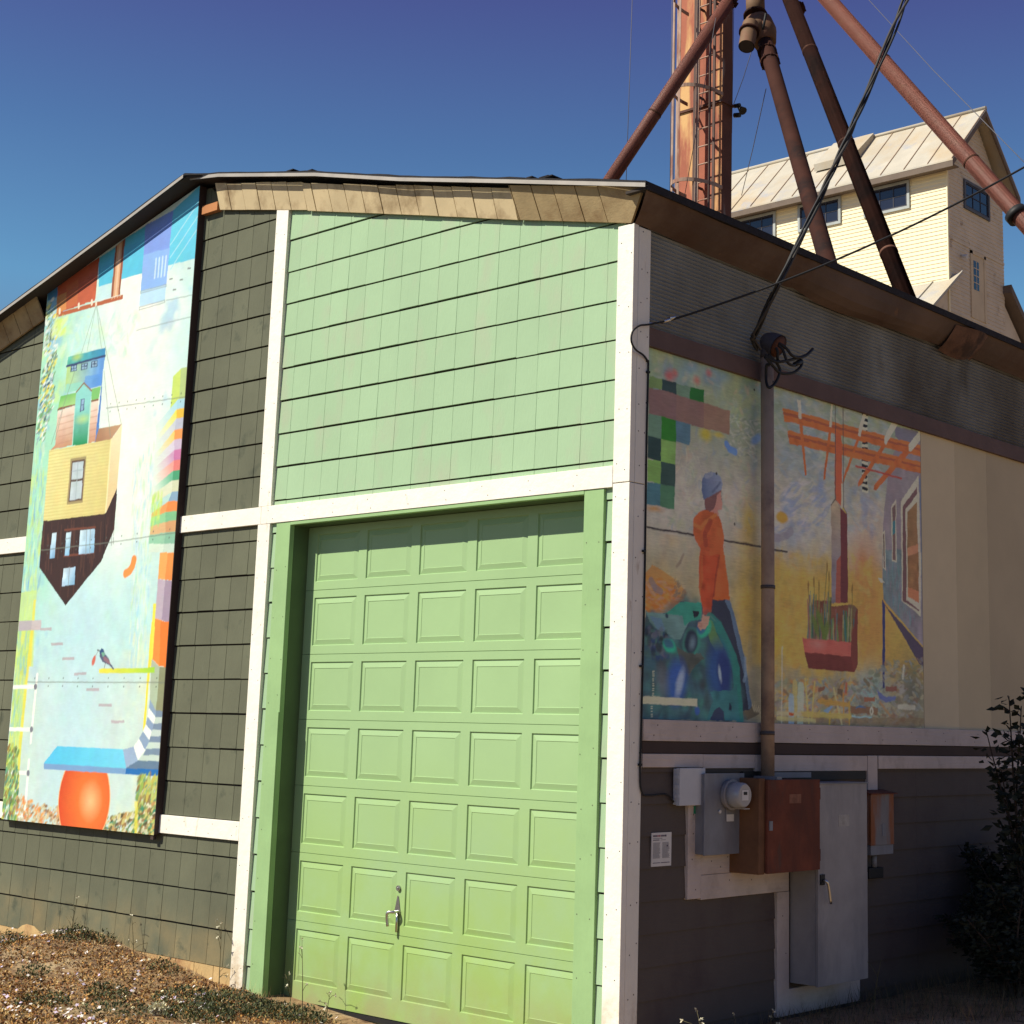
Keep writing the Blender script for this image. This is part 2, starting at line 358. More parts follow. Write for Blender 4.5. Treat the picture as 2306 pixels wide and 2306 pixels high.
# trim boards
def trim(x0, x1, y0, y1, z0, z1, mat=mat_white, nails=None, name='trim_board', face='y'):
    b = MB(); b.box(x0, x1, y0, y1, z0, z1)
    if nails:
        for q in nails:
            if face == 'y': b.disc((q[0], y0, q[1]), (0,-1,0), .0042, 6, 1)
            else: b.disc((x1, q[0], q[1]), (1,0,0), .0050, 6, 1)
    return b.build(name, [mat, mat_nail], wh, bevel=.003)
def vn(x0, x1, z0, z1, st=.36):
    out = []; z = z0+.12
    while z < z1-.05:
        out += [(x0+.03+random.uniform(-.012,.012), z+random.uniform(-.05,.05)), (x1-.03+random.uniform(-.012,.012), z+random.uniform(-.05,.05))]; z += st
    return out
def hn(x0, x1, z0, z1, st=.4):
    out = []; x = x0+.1
    while x < x1-.05:
        out += [(x+random.uniform(-.05,.05), z0+.035), (x+random.uniform(-.05,.05), z1-.035)]; x += st
    return out
trim(-3.831, -3.674, 0, .05, 3.604, 6.072, nails=vn(-3.831,-3.674,3.6,6.07))
trim(-3.826, -3.672, .001, .05, -.16, 3.462, nails=vn(-3.826,-3.672,0,3.46))
trim(-.139, -.0, .0, .05, 3.489, 5.206, nails=vn(-.139,0,3.49,5.2))
trim(-.139, -.0, .0015, .05, -.35, 3.484, nails=vn(-.139,0,0,3.48))
trim(-.05, .004, .0508, .172, 3.489, 5.195, mat_white, nails=vn(.05,.172,3.49,5.2,.22), face='x')
trim(-.05, .003, .0508, .170, -.35, 3.484, mat_white, nails=vn(.05,.17,-.1,3.48,.3), face='x')
trim(-3.79, -.1405, -.002, .05, 3.462, 3.603, nails=hn(-3.79,-.14,3.462,3.6))
trim(-4.91, -3.794, .0, .05, 3.463, 3.602, nails=hn(-4.9,-3.79,3.463,3.6,.5))
trim(-9.85, -7.25, .0, .05, 3.44, 3.585, nails=hn(-9.8,-7.3,3.44,3.58,.5))
trim(-4.90, -3.828, .002, .05, 1.02, 1.163, nails=hn(-4.9,-3.83,1.02,1.163,.3))
trim(-9.85, -7.28, .002, .05, 1.005, 1.148)
# door casings, head and reveals
trim(-3.594, -3.422, .006, .05, -.25, 3.4605, mat_case, vn(-3.594,-3.422,0,3.46,.33), 'door_casing')
trim(-.385, -.216, .006, .05, -.25, 3.4605, mat_case, vn(-.385,-.216,0,3.46,.33), 'door_casing')
trim(-3.421, -.386, .004, .05, 3.434, 3.4605, mat_case, name='door_casing')
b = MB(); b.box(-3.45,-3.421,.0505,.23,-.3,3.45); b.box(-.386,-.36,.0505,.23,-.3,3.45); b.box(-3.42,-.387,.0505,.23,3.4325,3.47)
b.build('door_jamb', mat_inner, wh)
b = MB(); b.box(-3.455,-3.4215,-.004,.0055,-.25,2.0); b.build('loose_casing_strip', mat_case, wh)

# sectional garage door
DY = .195
b = MB()
zs = [3.4305, 2.937, 2.4435, 1.950, 1.4565, .963, .4695, -.10]
px0, pw_, pp = -3.312, .495, .5865
def panel(x0, x1, z0, z1, zi0, zi1):
    d = .010; e = .006; i = .045
    A = [(x0,DY,z0),(x1,DY,z0),(x1,DY,z1),(x0,DY,z1)]
    B = [(x0+e,DY+d,z0+e),(x1-e,DY+d,z0+e),(x1-e,DY+d,z1-e),(x0+e,DY+d,z1-e)]
    D = [(x0+i,DY+.001,z0+zi0),(x1-i-.008,DY+.001,z0+zi0),(x1-i-.008,DY+.001,z1-zi1),(x0+i,DY+.001,z1-zi1)]
    E = [(q[0]+(.003 if k in (0,3) else -.003), DY+.004, q[2]+(.003 if k < 2 else -.003)) for k, q in enumerate(D)]
    for P, Q in ((A,B),(B,D),(D,E)):
        for k in range(4): b.quad(P[k], P[(k+1)%4], Q[(k+1)%4], Q[k])
    b.quad(*E)
for r in range(7):
    zt, zb = zs[r]-.0022, zs[r+1]+.0022
    top, bot = zt-.056, zb+.064 if r < 6 else zb+.135
    xs_ = [-3.44]
    for k in range(5): xs_ += [px0+k*pp, px0+k*pp+pw_]
    xs_.append(-.37)
    for i in range(len(xs_)-1):
        b.quad((xs_[i],DY,zb),(xs_[i+1],DY,zb),(xs_[i+1],DY,bot),(xs_[i],DY,bot)); b.quad((xs_[i],DY,top),(xs_[i+1],DY,top),(xs_[i+1],DY,zt),(xs_[i],DY,zt))
        if i % 2 == 0: b.quad((xs_[i],DY,bot),(xs_[i+1],DY,bot),(xs_[i+1],DY,top),(xs_[i],DY,top))
        else: panel(xs_[i], xs_[i+1], bot, top, .045, .048)
    b.quad((-3.44,DY,zt),(-.37,DY,zt),(-.37,DY+.012,zt+.003),(-3.44,DY+.012,zt+.003)); b.quad((-3.44,DY+.012,zb-.003),(-.37,DY+.012,zb-.003),(-.37,DY,zb),(-3.44,DY,zb))
b.box(-3.44, -.37, DY+.013, DY+.03, -.2, 3.44)
gd = under(b.build('garage_door', mat_door, wh))
b = MB(); b.box(-3.41, -.39, DY-.006, DY+.012, -.135, -.104); b.build('door_seal', mat_black, gd)
hx, hz = on_y(896, 2042, DY).x, on_y(896, 2042, DY).z
b = MB()
b.poly([(hx-.03,DY-.004,hz-.03),(hx+.03,DY-.004,hz-.03),(hx+.006,DY-.004,hz+.075),(hx-.006,DY-.004,hz+.075)]); b.box(hx-.032,hx+.032,DY-.01,DY-.002,hz-.045,hz-.025)
b.tube(crv([(hx+.018,DY-.012,hz-.03),(hx+.018,DY-.05,hz-.032),(hx-.018,DY-.075,hz-.035),(hx-.026,DY-.075,hz-.07),(hx-.02,DY-.07,hz-.13)], 5), .011, 8)
b.tube([(hx+.01,DY-.012,hz-.03),(hx+.012,DY-.014,hz-.17)], .010, 8)
b.build('handle', mat_steel, gd)
q = on_y(899, 2000, DY); b = MB(); b.tube([(q.x,DY-.001,q.z),(q.x,DY-.014,q.z)], .019, 14); b.tube([(q.x,DY-.0141,q.z),(q.x,DY-.019,q.z)], .008, 10)
b.build('lock', mat_steel, gd)

# bare plywood showing under the siding
b = MB(); n = 24
for i in range(n):
    a, c = lerp(-9.8,-3.83,i/n), lerp(-9.8,-3.83,(i+1)/n); b.box(a+.003, c-.003, .03, .05, -.3, .082)
b.build('skirt_board', mat_bare, wh)
b = MB()      # chipped siding corner near the left end
P = [(-7.15,.05),(-6.96,.056),(-6.86,.11),(-6.78,.129),(-6.66,.122),(-6.58,.09),(-6.44,.056),(-6.44,-.1),(-7.15,-.1)]
b.poly([(x,.0085,z) for x, z in P]); b.build('bare_patch', mat_bare, wh)

# ---------------------------------------------------------------- right-hand wall
b = MB(); zz = 4.535; ph = 0
prof = []
k = 0
while 4.535+k*.0071 < 5.24:
    prof.append((-.028+.009*math.sin(2*math.pi*k/4), 4.535+k*.0071)); k += 1
ysg = [.172, .9, 1.7, 2.385, 2.39, 3.3, 4.39, 4.395, 5.6, 7.4, 7.405, 11]
for (y0, y1) in zip(ysg, ysg[1:]):
    sh = .006 if int(y0*10) % 2 else 0
    for (xa, za), (xb, zb) in zip(prof, prof[1:]): b.quad((xa+sh,y0,za),(xa+sh,y1,za),(xb+sh,y1,zb),(xb+sh,y0,zb), 0, True)
b.build('corrugated_sheet', mat_corr, wh)
b = MB(); b.box(-.05, .004, .1725, 1.40, 4.413, 4.538); b.box(-.05, .002, 1.402, 11, 4.411, 4.540); b.build('beam', mat_beam, wh)
trim(-.05, .012, .173, 1.392, 1.864, 1.998, mat_white2, hn(.2,1.39,1.864,1.998,.42), face='x')
trim(-.05, .011, 1.394, 5.15, 1.866, 1.999, mat_white2, hn(1.45,5.1,1.866,1.999,.5), face='x')
trim(-.05, .011, 5.16, 11, 1.866, 1.999, mat_white2)
trim(-.05, .004, .173, 11, 1.788, 1.862, mat_brownw)
trim(-.05, .010, .173, .80, 1.700, 1.784, mat_white2); trim(-.05, .009, .803, 1.39, 1.693, 1.783, mat_white2); trim(-.05, .010, 1.394, 2.842, 1.672, 1.782, mat_white2)
trim(-.05, .014, 2.846, 2.982, 1.50, 1.784, mat_white2); trim(-.05, .010, 3.008, 5.2, 1.686, 1.784, mat_white2); trim(-.05, .010, 5.21, 11, 1.686, 1.784, mat_white2)
trim(-.05, .012, .648, .788, .872, 1.697, mat_white2, [(.7,1.28),(.69,1.12),(.73,.93),(.70,1.4)], face='x')
trim(-.05, .011, .790, 1.80, .862, 1.016, mat_white2, [(1.1,.97),(1.35,.96)], face='x')
trim(-.05, .010, .790, 1.143, 1.018, 1.18, mat_white2, [(.9,1.1),(1.0,1.06),(1.08,1.12)], face='x')
trim(-.05, .012, 1.658, 1.802, .04, .860, mat_white2, [(1.72,.7),(1.76,.45)], face='x')
trim(-.05, .010, 1.804, 2.72, .04, .212, mat_white2)
b = MB(); z = -.3       # taupe lap siding
while z < 1.72:
    jx = random.uniform(-.001, .001)
    for (ya, yb) in ((.171, 2.9+.6*random.random()), (3.6, 11)):
        b.hexa([(-.05,ya,z),(-.006+jx,ya,z),(-.006+jx,yb if yb > 5 else 3.598,z),(-.05,yb if yb > 5 else 3.598,z),(-.05,ya,z+.2),(-.018,ya,z+.2),(-.018,yb if yb > 5 else 3.598,z+.2),(-.05,yb if yb > 5 else 3.598,z+.2)])
    z += .197
b.build('lap_siding', mat_taupe, wh)
b = MB(); b.box(-.02, .01, 1.25, 2.82, 1.61, 1.672); b.build('gap_shade_strip', mat_black, wh)  # black strip standing in for the shade below the trim
# ================================================================== painted murals: colour laid on a fine grid of the board itself
def lin(c):
    c = np.asarray(c, float)/255; return np.where(c <= .04045, c/12.92, ((c+.055)/1.055)**2.4)
class Canvas:
    def __init__(s, u0, u1, z0, z1, res, gain, sat=1.0):
        s.sat = sat
        s.u0, s.z0, s.res = u0, z0, res; s.W = int((u1-u0)/res)+1; s.H = int((z1-z0)/res)+1
        s.a = np.zeros((s.H, s.W, 3)); s.gain = gain
        s.U, s.Z = np.meshgrid(u0+np.arange(s.W)*res, z0+np.arange(s.H)*res)
        s.map = None
    def col(s, c):
        v = lin(c); g_ = v.dot([.25,.6,.15]); o = (g_+(v-g_)*s.sat)*np.asarray(s.gain); return o*min(1.0, .90/max(o.max(), 1e-6))
    def xy(s, pts): return [s.map(*p) for p in pts]
    def win(s, P, pad=0):
        P = np.array(P); i0 = max(0, int((P[:,0].min()-pad-s.u0)/s.res)-1); i1 = min(s.W, int((P[:,0].max()+pad-s.u0)/s.res)+2)
        j0 = max(0, int((P[:,1].min()-pad-s.z0)/s.res)-1); j1 = min(s.H, int((P[:,1].max()+pad-s.z0)/s.res)+2)
        return (slice(j0, max(j0, j1)), slice(i0, max(i0, i1)))
    def inside(s, P, w):
        U, Z = s.U[w], s.Z[w]; ins = np.zeros(U.shape, bool); n = len(P)
        for k in range(n):
            (x0, y0), (x1, y1) = P[k], P[(k+1) % n]
            if y0 == y1: continue
            c = ((y0 > Z) != (y1 > Z)) & (U < (x1-x0)*(Z-y0)/(y1-y0)+x0); ins ^= c
        return ins
    def put(s, w, mask, c, al=1.0):
        A = s.a[w]; m = (mask*al)[..., None]; s.a[w] = A*(1-m)+c*m
    def poly(s, pts, c, al=1.0, c2=None, d=None, raw=False, jit=.0):
        """c2/d: gradient from point d[0] (c) to d[1] (c2)"""
        P = pts if raw else s.xy(pts); w = s.win(P)
        if s.U[w].size == 0: return
        m = s.inside(P, w).astype(float); col = s.col(c)
        if c2 is not None:
            (ax, ay), (bx, by) = (s.map(*d[0]), s.map(*d[1])); L = (bx-ax)**2+(by-ay)**2
            t = np.clip(((s.U[w]-ax)*(bx-ax)+(s.Z[w]-ay)*(by-ay))/L, 0, 1)[..., None]; col = col*(1-t)+s.col(c2)*t
        if jit: col = col*(1+jit*s.noise(w, 18, 5)[..., None])
        s.put(w, m, col, al)
    def noise(s, w, f, seed):
        if (f, seed) not in NC: 
            r = np.random.default_rng(seed); NC[(f, seed)] = r.standard_normal((64, 64))
        G = NC[(f, seed)]; x, y = s.U[w]*f, s.Z[w]*f; i, j = np.floor(x).astype(int), np.floor(y).astype(int); fx, fy = x-i, y-j
        fx = fx*fx*(3-2*fx); fy = fy*fy*(3-2*fy); g = lambda a, b: G[b % 64, a % 64]
        return (g(i,j)*(1-fx)+g(i+1,j)*fx)*(1-fy)+(g(i,j+1)*(1-fx)+g(i+1,j+1)*fx)*fy
    def fbm(s, f, seed): 
        w = (slice(None), slice(None)); return s.noise(w,f,seed)*.5+s.noise(w,f*2.1,seed+1)*.3+s.noise(w,f*4.3,seed+2)*.2
    def line(s, pts, c, wd, al=1.0, raw=False):
        P = pts if raw else s.xy(pts); wd = wd/2
        for (x0, y0), (x1, y1) in zip(P, P[1:]):
            w = s.win([(x0,y0),(x1,y1)], wd+s.res*2)
            if s.U[w].size == 0: continue
            dx, dy = x1-x0, y1-y0; L = dx*dx+dy*dy+1e-12
            t = np.clip(((s.U[w]-x0)*dx+(s.Z[w]-y0)*dy)/L, 0, 1); dd = np.hypot(s.U[w]-x0-t*dx, s.Z[w]-y0-t*dy)
            s.put(w, np.clip((wd-dd)/s.res+.5, 0, 1), s.col(c), al)
    def blob(s, c0, rx, ry, c, al=1.0, soft=.5, rot=0, raw=False, c2=None, off=(0,0)):
        cx, cy = c0 if raw else s.map(*c0); r = max(rx, ry); w = s.win([(cx-r,cy-r),(cx+r,cy+r)])
        if s.U[w].size == 0: return
        X, Y = s.U[w]-cx, s.Z[w]-cy; ca, sa = math.cos(rot), math.sin(rot)
        q = np.hypot((X*ca+Y*sa)/rx, (-X*sa+Y*ca)/ry); m = np.clip((1-q)/max(soft, .02), 0, 1)
        col = s.col(c)
        if c2 is not None:
            t = np.clip(np.hypot((X-off[0])/rx, (Y-off[1])/ry)/1.15, 0, 1)[..., None]; col = s.col(c2)*(1-t)+col*t
        s.put(w, m, col, al)
    def dabs(s, n, region, cols, rx=(.01,.03), asp=(.25,.5), rot=(0,3.14), al=(.4,.9), soft=.4):
        P = s.xy(region) if region else None
        U0, U1 = min(p[0] for p in P), max(p[0] for p in P); Z0, Z1 = min(p[1] for p in P), max(p[1] for p in P)
        k = 0; tries = 0
        while k < n and tries < n*8:
            tries += 1; u, z = random.uniform(U0, U1), random.uniform(Z0, Z1)
            ins = False
            for i in range(len(P)):
                (x0, y0), (x1, y1) = P[i], P[(i+1) % len(P)]
                if (y0 > z) != (y1 > z) and u < (x1-x0)*(z-y0)/(y1-y0)+x0: ins = not ins
            if not ins: continue
            r = random.uniform(*rx); s.blob((u, z), r, r*random.uniform(*asp), random.choice(cols), random.uniform(*al), soft, random.uniform(*rot), raw=True); k += 1
NC = {}
def brushed(cv, amp, tone, seed):
    """hand-painted edges and bristle marks: a small random warp of the paint and a streaky change of tone"""
    full_ = (slice(None), slice(None)); dx = cv.fbm(16, seed)*amp/cv.res; dz = cv.fbm(16, seed+7)*amp/cv.res
    j, i = np.mgrid[0:cv.H, 0:cv.W]; jj = np.clip(j+dz, 0, cv.H-1.01); ii = np.clip(i+dx, 0, cv.W-1.01)
    j0, i0 = jj.astype(int), ii.astype(int); fj, fi = (jj-j0)[..., None], (ii-i0)[..., None]; a = cv.a
    a = (a[j0,i0]*(1-fi)+a[j0,i0+1]*fi)*(1-fj)+(a[j0+1,i0]*(1-fi)+a[j0+1,i0+1]*fi)*fj
    r = np.random.default_rng(seed); g_ = r.standard_normal((cv.H, cv.W)); k = 9
    c_ = np.cumsum(np.pad(g_, ((0,0),(k,0)), mode='wrap'), 1); st = (c_[:, k:]-c_[:, :-k])/3
    blot = cv.fbm(7, seed+13)
    cv.a = np.clip(a*(1+tone*.5*st+tone*blot)[..., None]*(1+.03*np.stack([cv.fbm(10, seed+20+q) for q in range(3)], -1)), 0, .9)
def painted(name, cv, fun, mat, parent, top=None):
    """grid whose rows run from the bottom edge to the (sloping) top edge"""
    H, W = cv.H, cv.W; us = cv.u0+np.arange(W)*cv.res
    tops = np.array([top(u) for u in us]) if top else np.full(W, cv.z0+(H-1)*cv.res)
    V = np.linspace(0, 1, H)[:, None]; Z = cv.z0+V*(tops[None, :]-cv.z0); U = np.broadcast_to(us[None, :], (H, W))
    J = np.clip((Z-cv.z0)/cv.res, 0, H-1.001); j0 = J.astype(int); fr = (J-j0)[..., None]; I = np.broadcast_to(np.arange(W)[None, :], (H, W))
    colr = cv.a[j0, I]*(1-fr)+cv.a[np.minimum(j0+1, H-1), I]*fr
    co = fun(U, Z).reshape(-1, 3)
    idx = np.arange(H*W).reshape(H, W); F = np.stack([idx[:-1,:-1], idx[:-1,1:], idx[1:,1:], idx[1:,:-1]], -1).reshape(-1, 4)
    me = bpy.data.meshes.new(name); me.vertices.add(H*W); me.vertices.foreach_set('co', co.ravel())
    me.loops.add(F.size); me.loops.foreach_set('vertex_index', F.ravel().astype(np.int32)); me.polygons.add(len(F))
    me.polygons.foreach_set('loop_start', np.arange(0, F.size, 4, dtype=np.int32)); me.polygons.foreach_set('loop_total', np.full(len(F), 4, dtype=np.int32))
    me.update(calc_edges=True); at = me.color_attributes.new('paint', 'FLOAT_COLOR', 'POINT')
    at.data.foreach_set('color', np.concatenate([colr.reshape(-1, 3), np.ones((H*W, 1))], 1).astype(np.float32).ravel())
    me.materials.append(mat); o = bpy.data.objects.new(name, me); C.objects.link(o)
    if parent: o.parent = parent; o.matrix_parent_inverse = ROOT[parent.name]
    return o
mat_paint = paint_mat('mural_paint', .6)
mat_frame = M('dark_brown_panel_edge', (.05,.032,.028), .8)

# ------------------------------------------------------------------ the tall sunlit mural
YM = -.04
def c123(k, x, y): return (x*.310559, {1:400,2:900,3:1400}[k]+y*.310559)
def m1(k, x, y): q = on_y(*c123(k, x, y), YM); return (q.x, q.z)
A = Canvas(-7.283, -4.885, 1.002, 6.53, .006, (.78,.82,.82)); A.map = m1
full = (slice(None), slice(None))
u = (A.U+7.283)/2.398; v = (A.Z-1)/5.5
def blend(base, c, f): return base*(1-f[..., None])+A.col(c)*f[..., None]
n1, n2, n3 = A.fbm(2.2, 21), A.fbm(4.5, 31), A.fbm(9, 41)
base = np.broadcast_to(A.col((196,232,226)), A.a.shape).copy()
sm = lambda x, a, b: np.clip((x-a)/(b-a), 0, 1)**2*(3-2*np.clip((x-a)/(b-a), 0, 1))
base = blend(base, (252,250,236), np.exp(-((u-.68+.12*n1)/.24)**2)*sm(v,.28,.55)*.95)
base = blend(base, (168,226,190), sm(-u+.10*n1,-.34,-.1)*sm(v,.2,.5)*.85)
base = blend(base, (205,236,150), np.clip(n2*1.4-.2,0,1)*sm(-u,-.34,-.08)*.8)
base = blend(base, (140,190,225), np.clip(A.fbm(3.5,51)*1.6-.35,0,1)*(sm(-u,-.36,-.1)+.7*sm(u,.68,.85))*.8)
base = blend(base, (214,226,214), sm(-v,-.30,-.2)*.8)
base = blend(base, (196,226,232), sm(-v,-.45,-.3)*np.exp(-((u-.45)/.25)**2)*.85)
base = blend(base, (225,232,200), np.clip(A.fbm(5,61)-.1,0,1)*sm(u,.66,.8)*sm(-v,-.62,-.45)*.9)
A.a[:] = base*(1+.03*n3[..., None])
S1 = lambda k, L: [(k, x, y) for x, y in L]
P1 = lambda k, L, c, **kw: A.poly(S1(k, L), c, **kw)
# broad vertical brush strokes down both sides
A.dabs(420, S1(2, [(250,300),(330,300),(300,1250),(180,1900),(110,1900)]), [(150,200,225),(190,230,170),(120,170,210),(225,240,200),(170,225,205),(205,225,110)], (.03,.10), (.12,.3), (1.4,1.75), (.25,.6))
A.dabs(380, S1(2, [(960,500),(1120,300),(1090,1300),(1060,1930),(940,1930)]), [(180,220,235),(215,240,215),(160,210,235),(235,240,200),(190,230,170),(245,245,230)], (.03,.09), (.12,.3), (1.4,1.75), (.2,.5))
A.dabs(160, S1(1, [(420,1000),(1000,1000),(900,1300),(420,1300)]), [(215,240,190),(190,232,215),(235,245,225)], (.03,.1), (.2,.5), (0,3.1), (.2,.4))
# sky blocks
P1(1, [(715,585),(840,500),(905,440),(1055,350),(1250,250),(1470,40),(1425,582),(1225,637),(1040,692),(885,737),(715,792)], (92,196,226), jit=.03)
P1(1, [(1240,250),(1470,40),(1425,582),(1225,637)], (104,204,230))
for a in (0, 90, 175): A.line(S1(1, [(1235,490+a),(1440,180+a)]), (170,222,236), .012)
P1(1, [(1055,345),(1258,235),(1228,510),(1040,562)], (132,160,232)); P1(1, [(1040,562),(1232,508),(1206,772),(1020,822)], (146,184,240))
P1(1, [(1020,822),(1206,772),(1195,892),(1008,932)], (186,222,245), al=.9)
for k in range(4): A.line(S1(1, [(1133+24*k,588-6*k),(1121+24*k,727-6*k)]), (205,228,245), .022)
for L in ([(1020,825),(1205,775),(1205,788),(1020,838),(1020,825)], [(1010,940),(1195,890),(1195,905),(1008,960),(1010,940)], [(1205,890),(1400,850),(1405,835)], [(990,1108),(1400,1005)]): A.line(S1(1, L), (150,160,160), .009, .8)
for x, y in ((1315,740),(1265,812),(1372,658),(1240,735)): A.line(S1(1, [(x-10,y+2),(x+10,y-2)]), (110,110,110), .012)
# rust red roof block, sliver of blue, column, bar
P1(1, [(345,832),(422,780),(415,868),(345,892)], (70,130,175)); P1(1, [(420,778),(722,575),(690,890),(410,985)], (196,92,58), jit=.06)
P1(1, [(412,860),(482,830),(480,955),(408,985)], (222,150,82), al=.8); P1(1, [(482,790),(570,735),(560,915),(480,955)], (205,112,62), al=.6)
P1(1, [(715,790),(822,760),(806,866),(695,896)], (205,232,232))
P1(1, [(838,500),(908,440),(870,850),(803,868)], (158,88,58)); P1(1, [(850,490),(890,460),(857,853),(820,864)], (226,172,130)); P1(1, [(862,485),(878,470),(845,855),(833,860)], (240,196,160))
P1(1, [(385,992),(893,846),(888,882),(385,1022)], (186,98,58))
for x in range(810, 885, 20): A.line(S1(1, [(x,882-(x-800)*.28),(x+6,872-(x-800)*.28)]), (230,190,150), .01)
for x, y in ((433,970),(571,930),(666,905),(697,920)): A.line(S1(1, [(x,y-12),(x,y+12)]), (245,225,200), .03)
for L in ([(697,930),(590,1272)], [(697,930),(632,1255)], [(700,930),(735,1232)], [(702,930),(765,1232)]): A.line(S1(1, L), (150,165,150), .008, .8)
# leaves down the left edge
for reg, cc, n in (([(330,900),(390,870),(420,1130),(400,1400),(310,1500),(325,1100)], [(70,95,75),(200,215,205),(235,240,230),(150,170,120),(235,225,110),(110,140,110)], 210), ([(300,1450),(400,1420),(390,1650),(320,1900),(265,1930)], [(70,95,105),(150,170,180),(235,215,80),(240,240,235),(120,165,110)], 190)):
    A.dabs(n, S1(1, reg), cc, (.018,.045), (.3,.55), (.3,1.1), (.6,.95), .25)
A.dabs(60, S1(1, [(390,1020),(480,1020),(470,1130),(380,1150)]), [(215,235,120),(225,240,170)], (.03,.07), (.3,.6), (.3,1.1), (.3,.6))
# blue and green tower in the painting
P1(1, [(485,1368),(762,1290),(735,1512),(470,1562)], (104,158,224), c2=(190,222,140), d=((1,720,1420),(1,480,1440)), jit=.08)
P1(1, [(620,1440),(745,1420),(735,1512),(600,1540)], (86,150,228), al=.6); P1(1, [(480,1500),(600,1480),(590,1540),(470,1562)], (150,214,196), al=.8)
P1(1, [(495,1300),(765,1233),(762,1292),(484,1370)], (54,140,190), c2=(96,190,170), d=((1,765,1260),(1,500,1330)), jit=.1); A.blob((1,560,1300), .12, .05, (196,215,90), .7, .8); A.line(S1(1, [(484,1368),(762,1292)]), (52,70,110), .022)
for a in ((513,1365,560,1354), (589,1350,636,1339), (662,1333,708,1322)):
    x0, y0, x1, y1 = a; P1(1, [(x0,y0),(x1,y1),(x1-3,y1+48),(x0-2,y0+48)], (48,62,96))
    for i in range(2):
        for j in range(2): P1(1, [(x0+5+20*i,y0+5+20*j-4*i),(x0+21+20*i,y0+2+20*j-4*i),(x0+20+20*i,y0+17+20*j-4*i),(x0+4+20*i,y0+20+20*j-4*i)], (150,180,205))
P1(1, [(765,1233),(752,1345),(710,1932),(684,1932),(735,1512)], (84,132,200))
P1(1, [(440,1585),(555,1558),(545,1642),(418,1686)], (112,186,92), c2=(176,222,140), d=((1,470,1575),(1,470,1680))); P1(1, [(665,1530),(732,1515),(716,1602),(662,1612)], (130,196,110))
P1(1, [(418,1672),(546,1640),(544,1652),(418,1690)], (140,96,70)); P1(1, [(660,1612),(716,1600),(716,1614),(660,1626)], (140,96,70))
P1(2, [(418,82),(546,45),(522,330),(366,366),(400,330)], (246,222,204), c2=(206,146,110), d=((2,470,60),(2,440,350)), jit=.05); P1(2, [(660,20),(716,5),(690,305),(632,318)], (246,220,202), c2=(206,146,112), d=((2,690,20),(2,660,310)), jit=.05)
for y in (105,150,195,240,290): A.line(S1(2, [(425,y+30),(535,y)]), (190,140,115), .008, .7); A.line(S1(2, [(650,y-18),(705,y-32)]), (190,140,115), .008, .7)
P1(2, [(716,210),(882,180),(802,292),(690,306)], (196,152,116), c2=(172,124,92), d=((2,800,190),(2,720,300)), jit=.04)
P1(1, [(553,1556),(610,1490),(665,1545),(628,1940),(622,2120-190),(524,1940)], (146,214,204), c2=(60,170,110), d=((1,610,1640),(1,580,1960)))
P1(2, [(545,45),(652,20),(636,320),(524,335)], (146,214,204), c2=(16,142,84), d=((2,600,40),(2,575,330)), jit=.05); A.blob((2,600,140), .16, .06, (200,225,130), .7, .9)
for L in ([(553,1556),(610,1490),(665,1545)],): A.line(S1(1, L), (146,112,80), .016)
A.line(S1(2, [(545,45),(524,335)]), (180,225,205), .014); A.line(S1(2, [(658,20),(636,318)]), (190,230,205), .02)
P1(1, [(585,1606),(616,1598),(609,1690),(580,1697)], (70,86,120)); P1(1, [(590,1611),(611,1605),(607,1645),(587,1649)], (150,180,210)); P1(1, [(587,1654),(606,1650),(603,1685),(585,1690)], (140,170,200))
# yellow house
P1(2, [(358,366),(806,288),(766,826),(313,882)], (238,226,152), c2=(226,206,132), d=((2,400,400),(2,760,800)))
for k in range(22):
    t = (k+.5)/22; A.line(S1(2, [(lerp(358,313,t),lerp(366,882,t)),(lerp(795,755,t),lerp(290,826,t))]), (214,192,120), .008, .8)
P1(2, [(806,288),(884,180),(850,640),(766,826)], (232,204,152), c2=(240,226,180), d=((2,780,600),(2,870,300)))
A.line(S1(2, [(806,288),(766,826)]), (245,232,175), .02)
P1(2, [(513,430),(628,410),(600,745),(485,762)], (170,150,104)); P1(2, [(522,446),(616,430),(596,728),(496,742)], (106,80,66)); P1(2, [(527,457),(606,444),(590,716),(505,730)], (196,206,210), jit=.06)
A.line(S1(2, [(516,590),(598,578)]), (92,72,62), .022); A.line(S1(2, [(566,452),(548,722)]), (170,180,185), .01); A.line(S1(2, [(522,520),(602,508)]), (170,180,185), .01)
# dark brown upturned barn
P1(2, [(313,880),(766,825),(850,640),(830,935),(735,1170),(475,1492),(284,1216)], (62,38,34))
w_ = A.win(A.xy(S1(2, [(313,880),(850,640),(475,1492),(284,1216)])))
for k in range(260):
    x = random.uniform(290,840); y = random.uniform(660,1420)
    L = random.uniform(40,220); q = S1(2, [(x,y),(x-L*.05,y+L)])
    inside_ok = (y > 880-(x-313)*.12 if x < 766 else y > 825-(x-766)*2.1) and y+L < (1492-abs(x-475)*(1.2 if x > 475 else 1.42)) 
    if inside_ok: A.line(q, random.choice([(92,58,48),(44,28,28),(110,70,54),(50,30,26)]), .010, .6)
A.line(S1(2, [(766,825),(745,1150)]), (40,26,26), .012)
A.line(S1(2, [(470,945),(690,925)]), (120,66,48), .018); A.line(S1(2, [(465,1135),(680,1108)]), (120,66,48), .018)
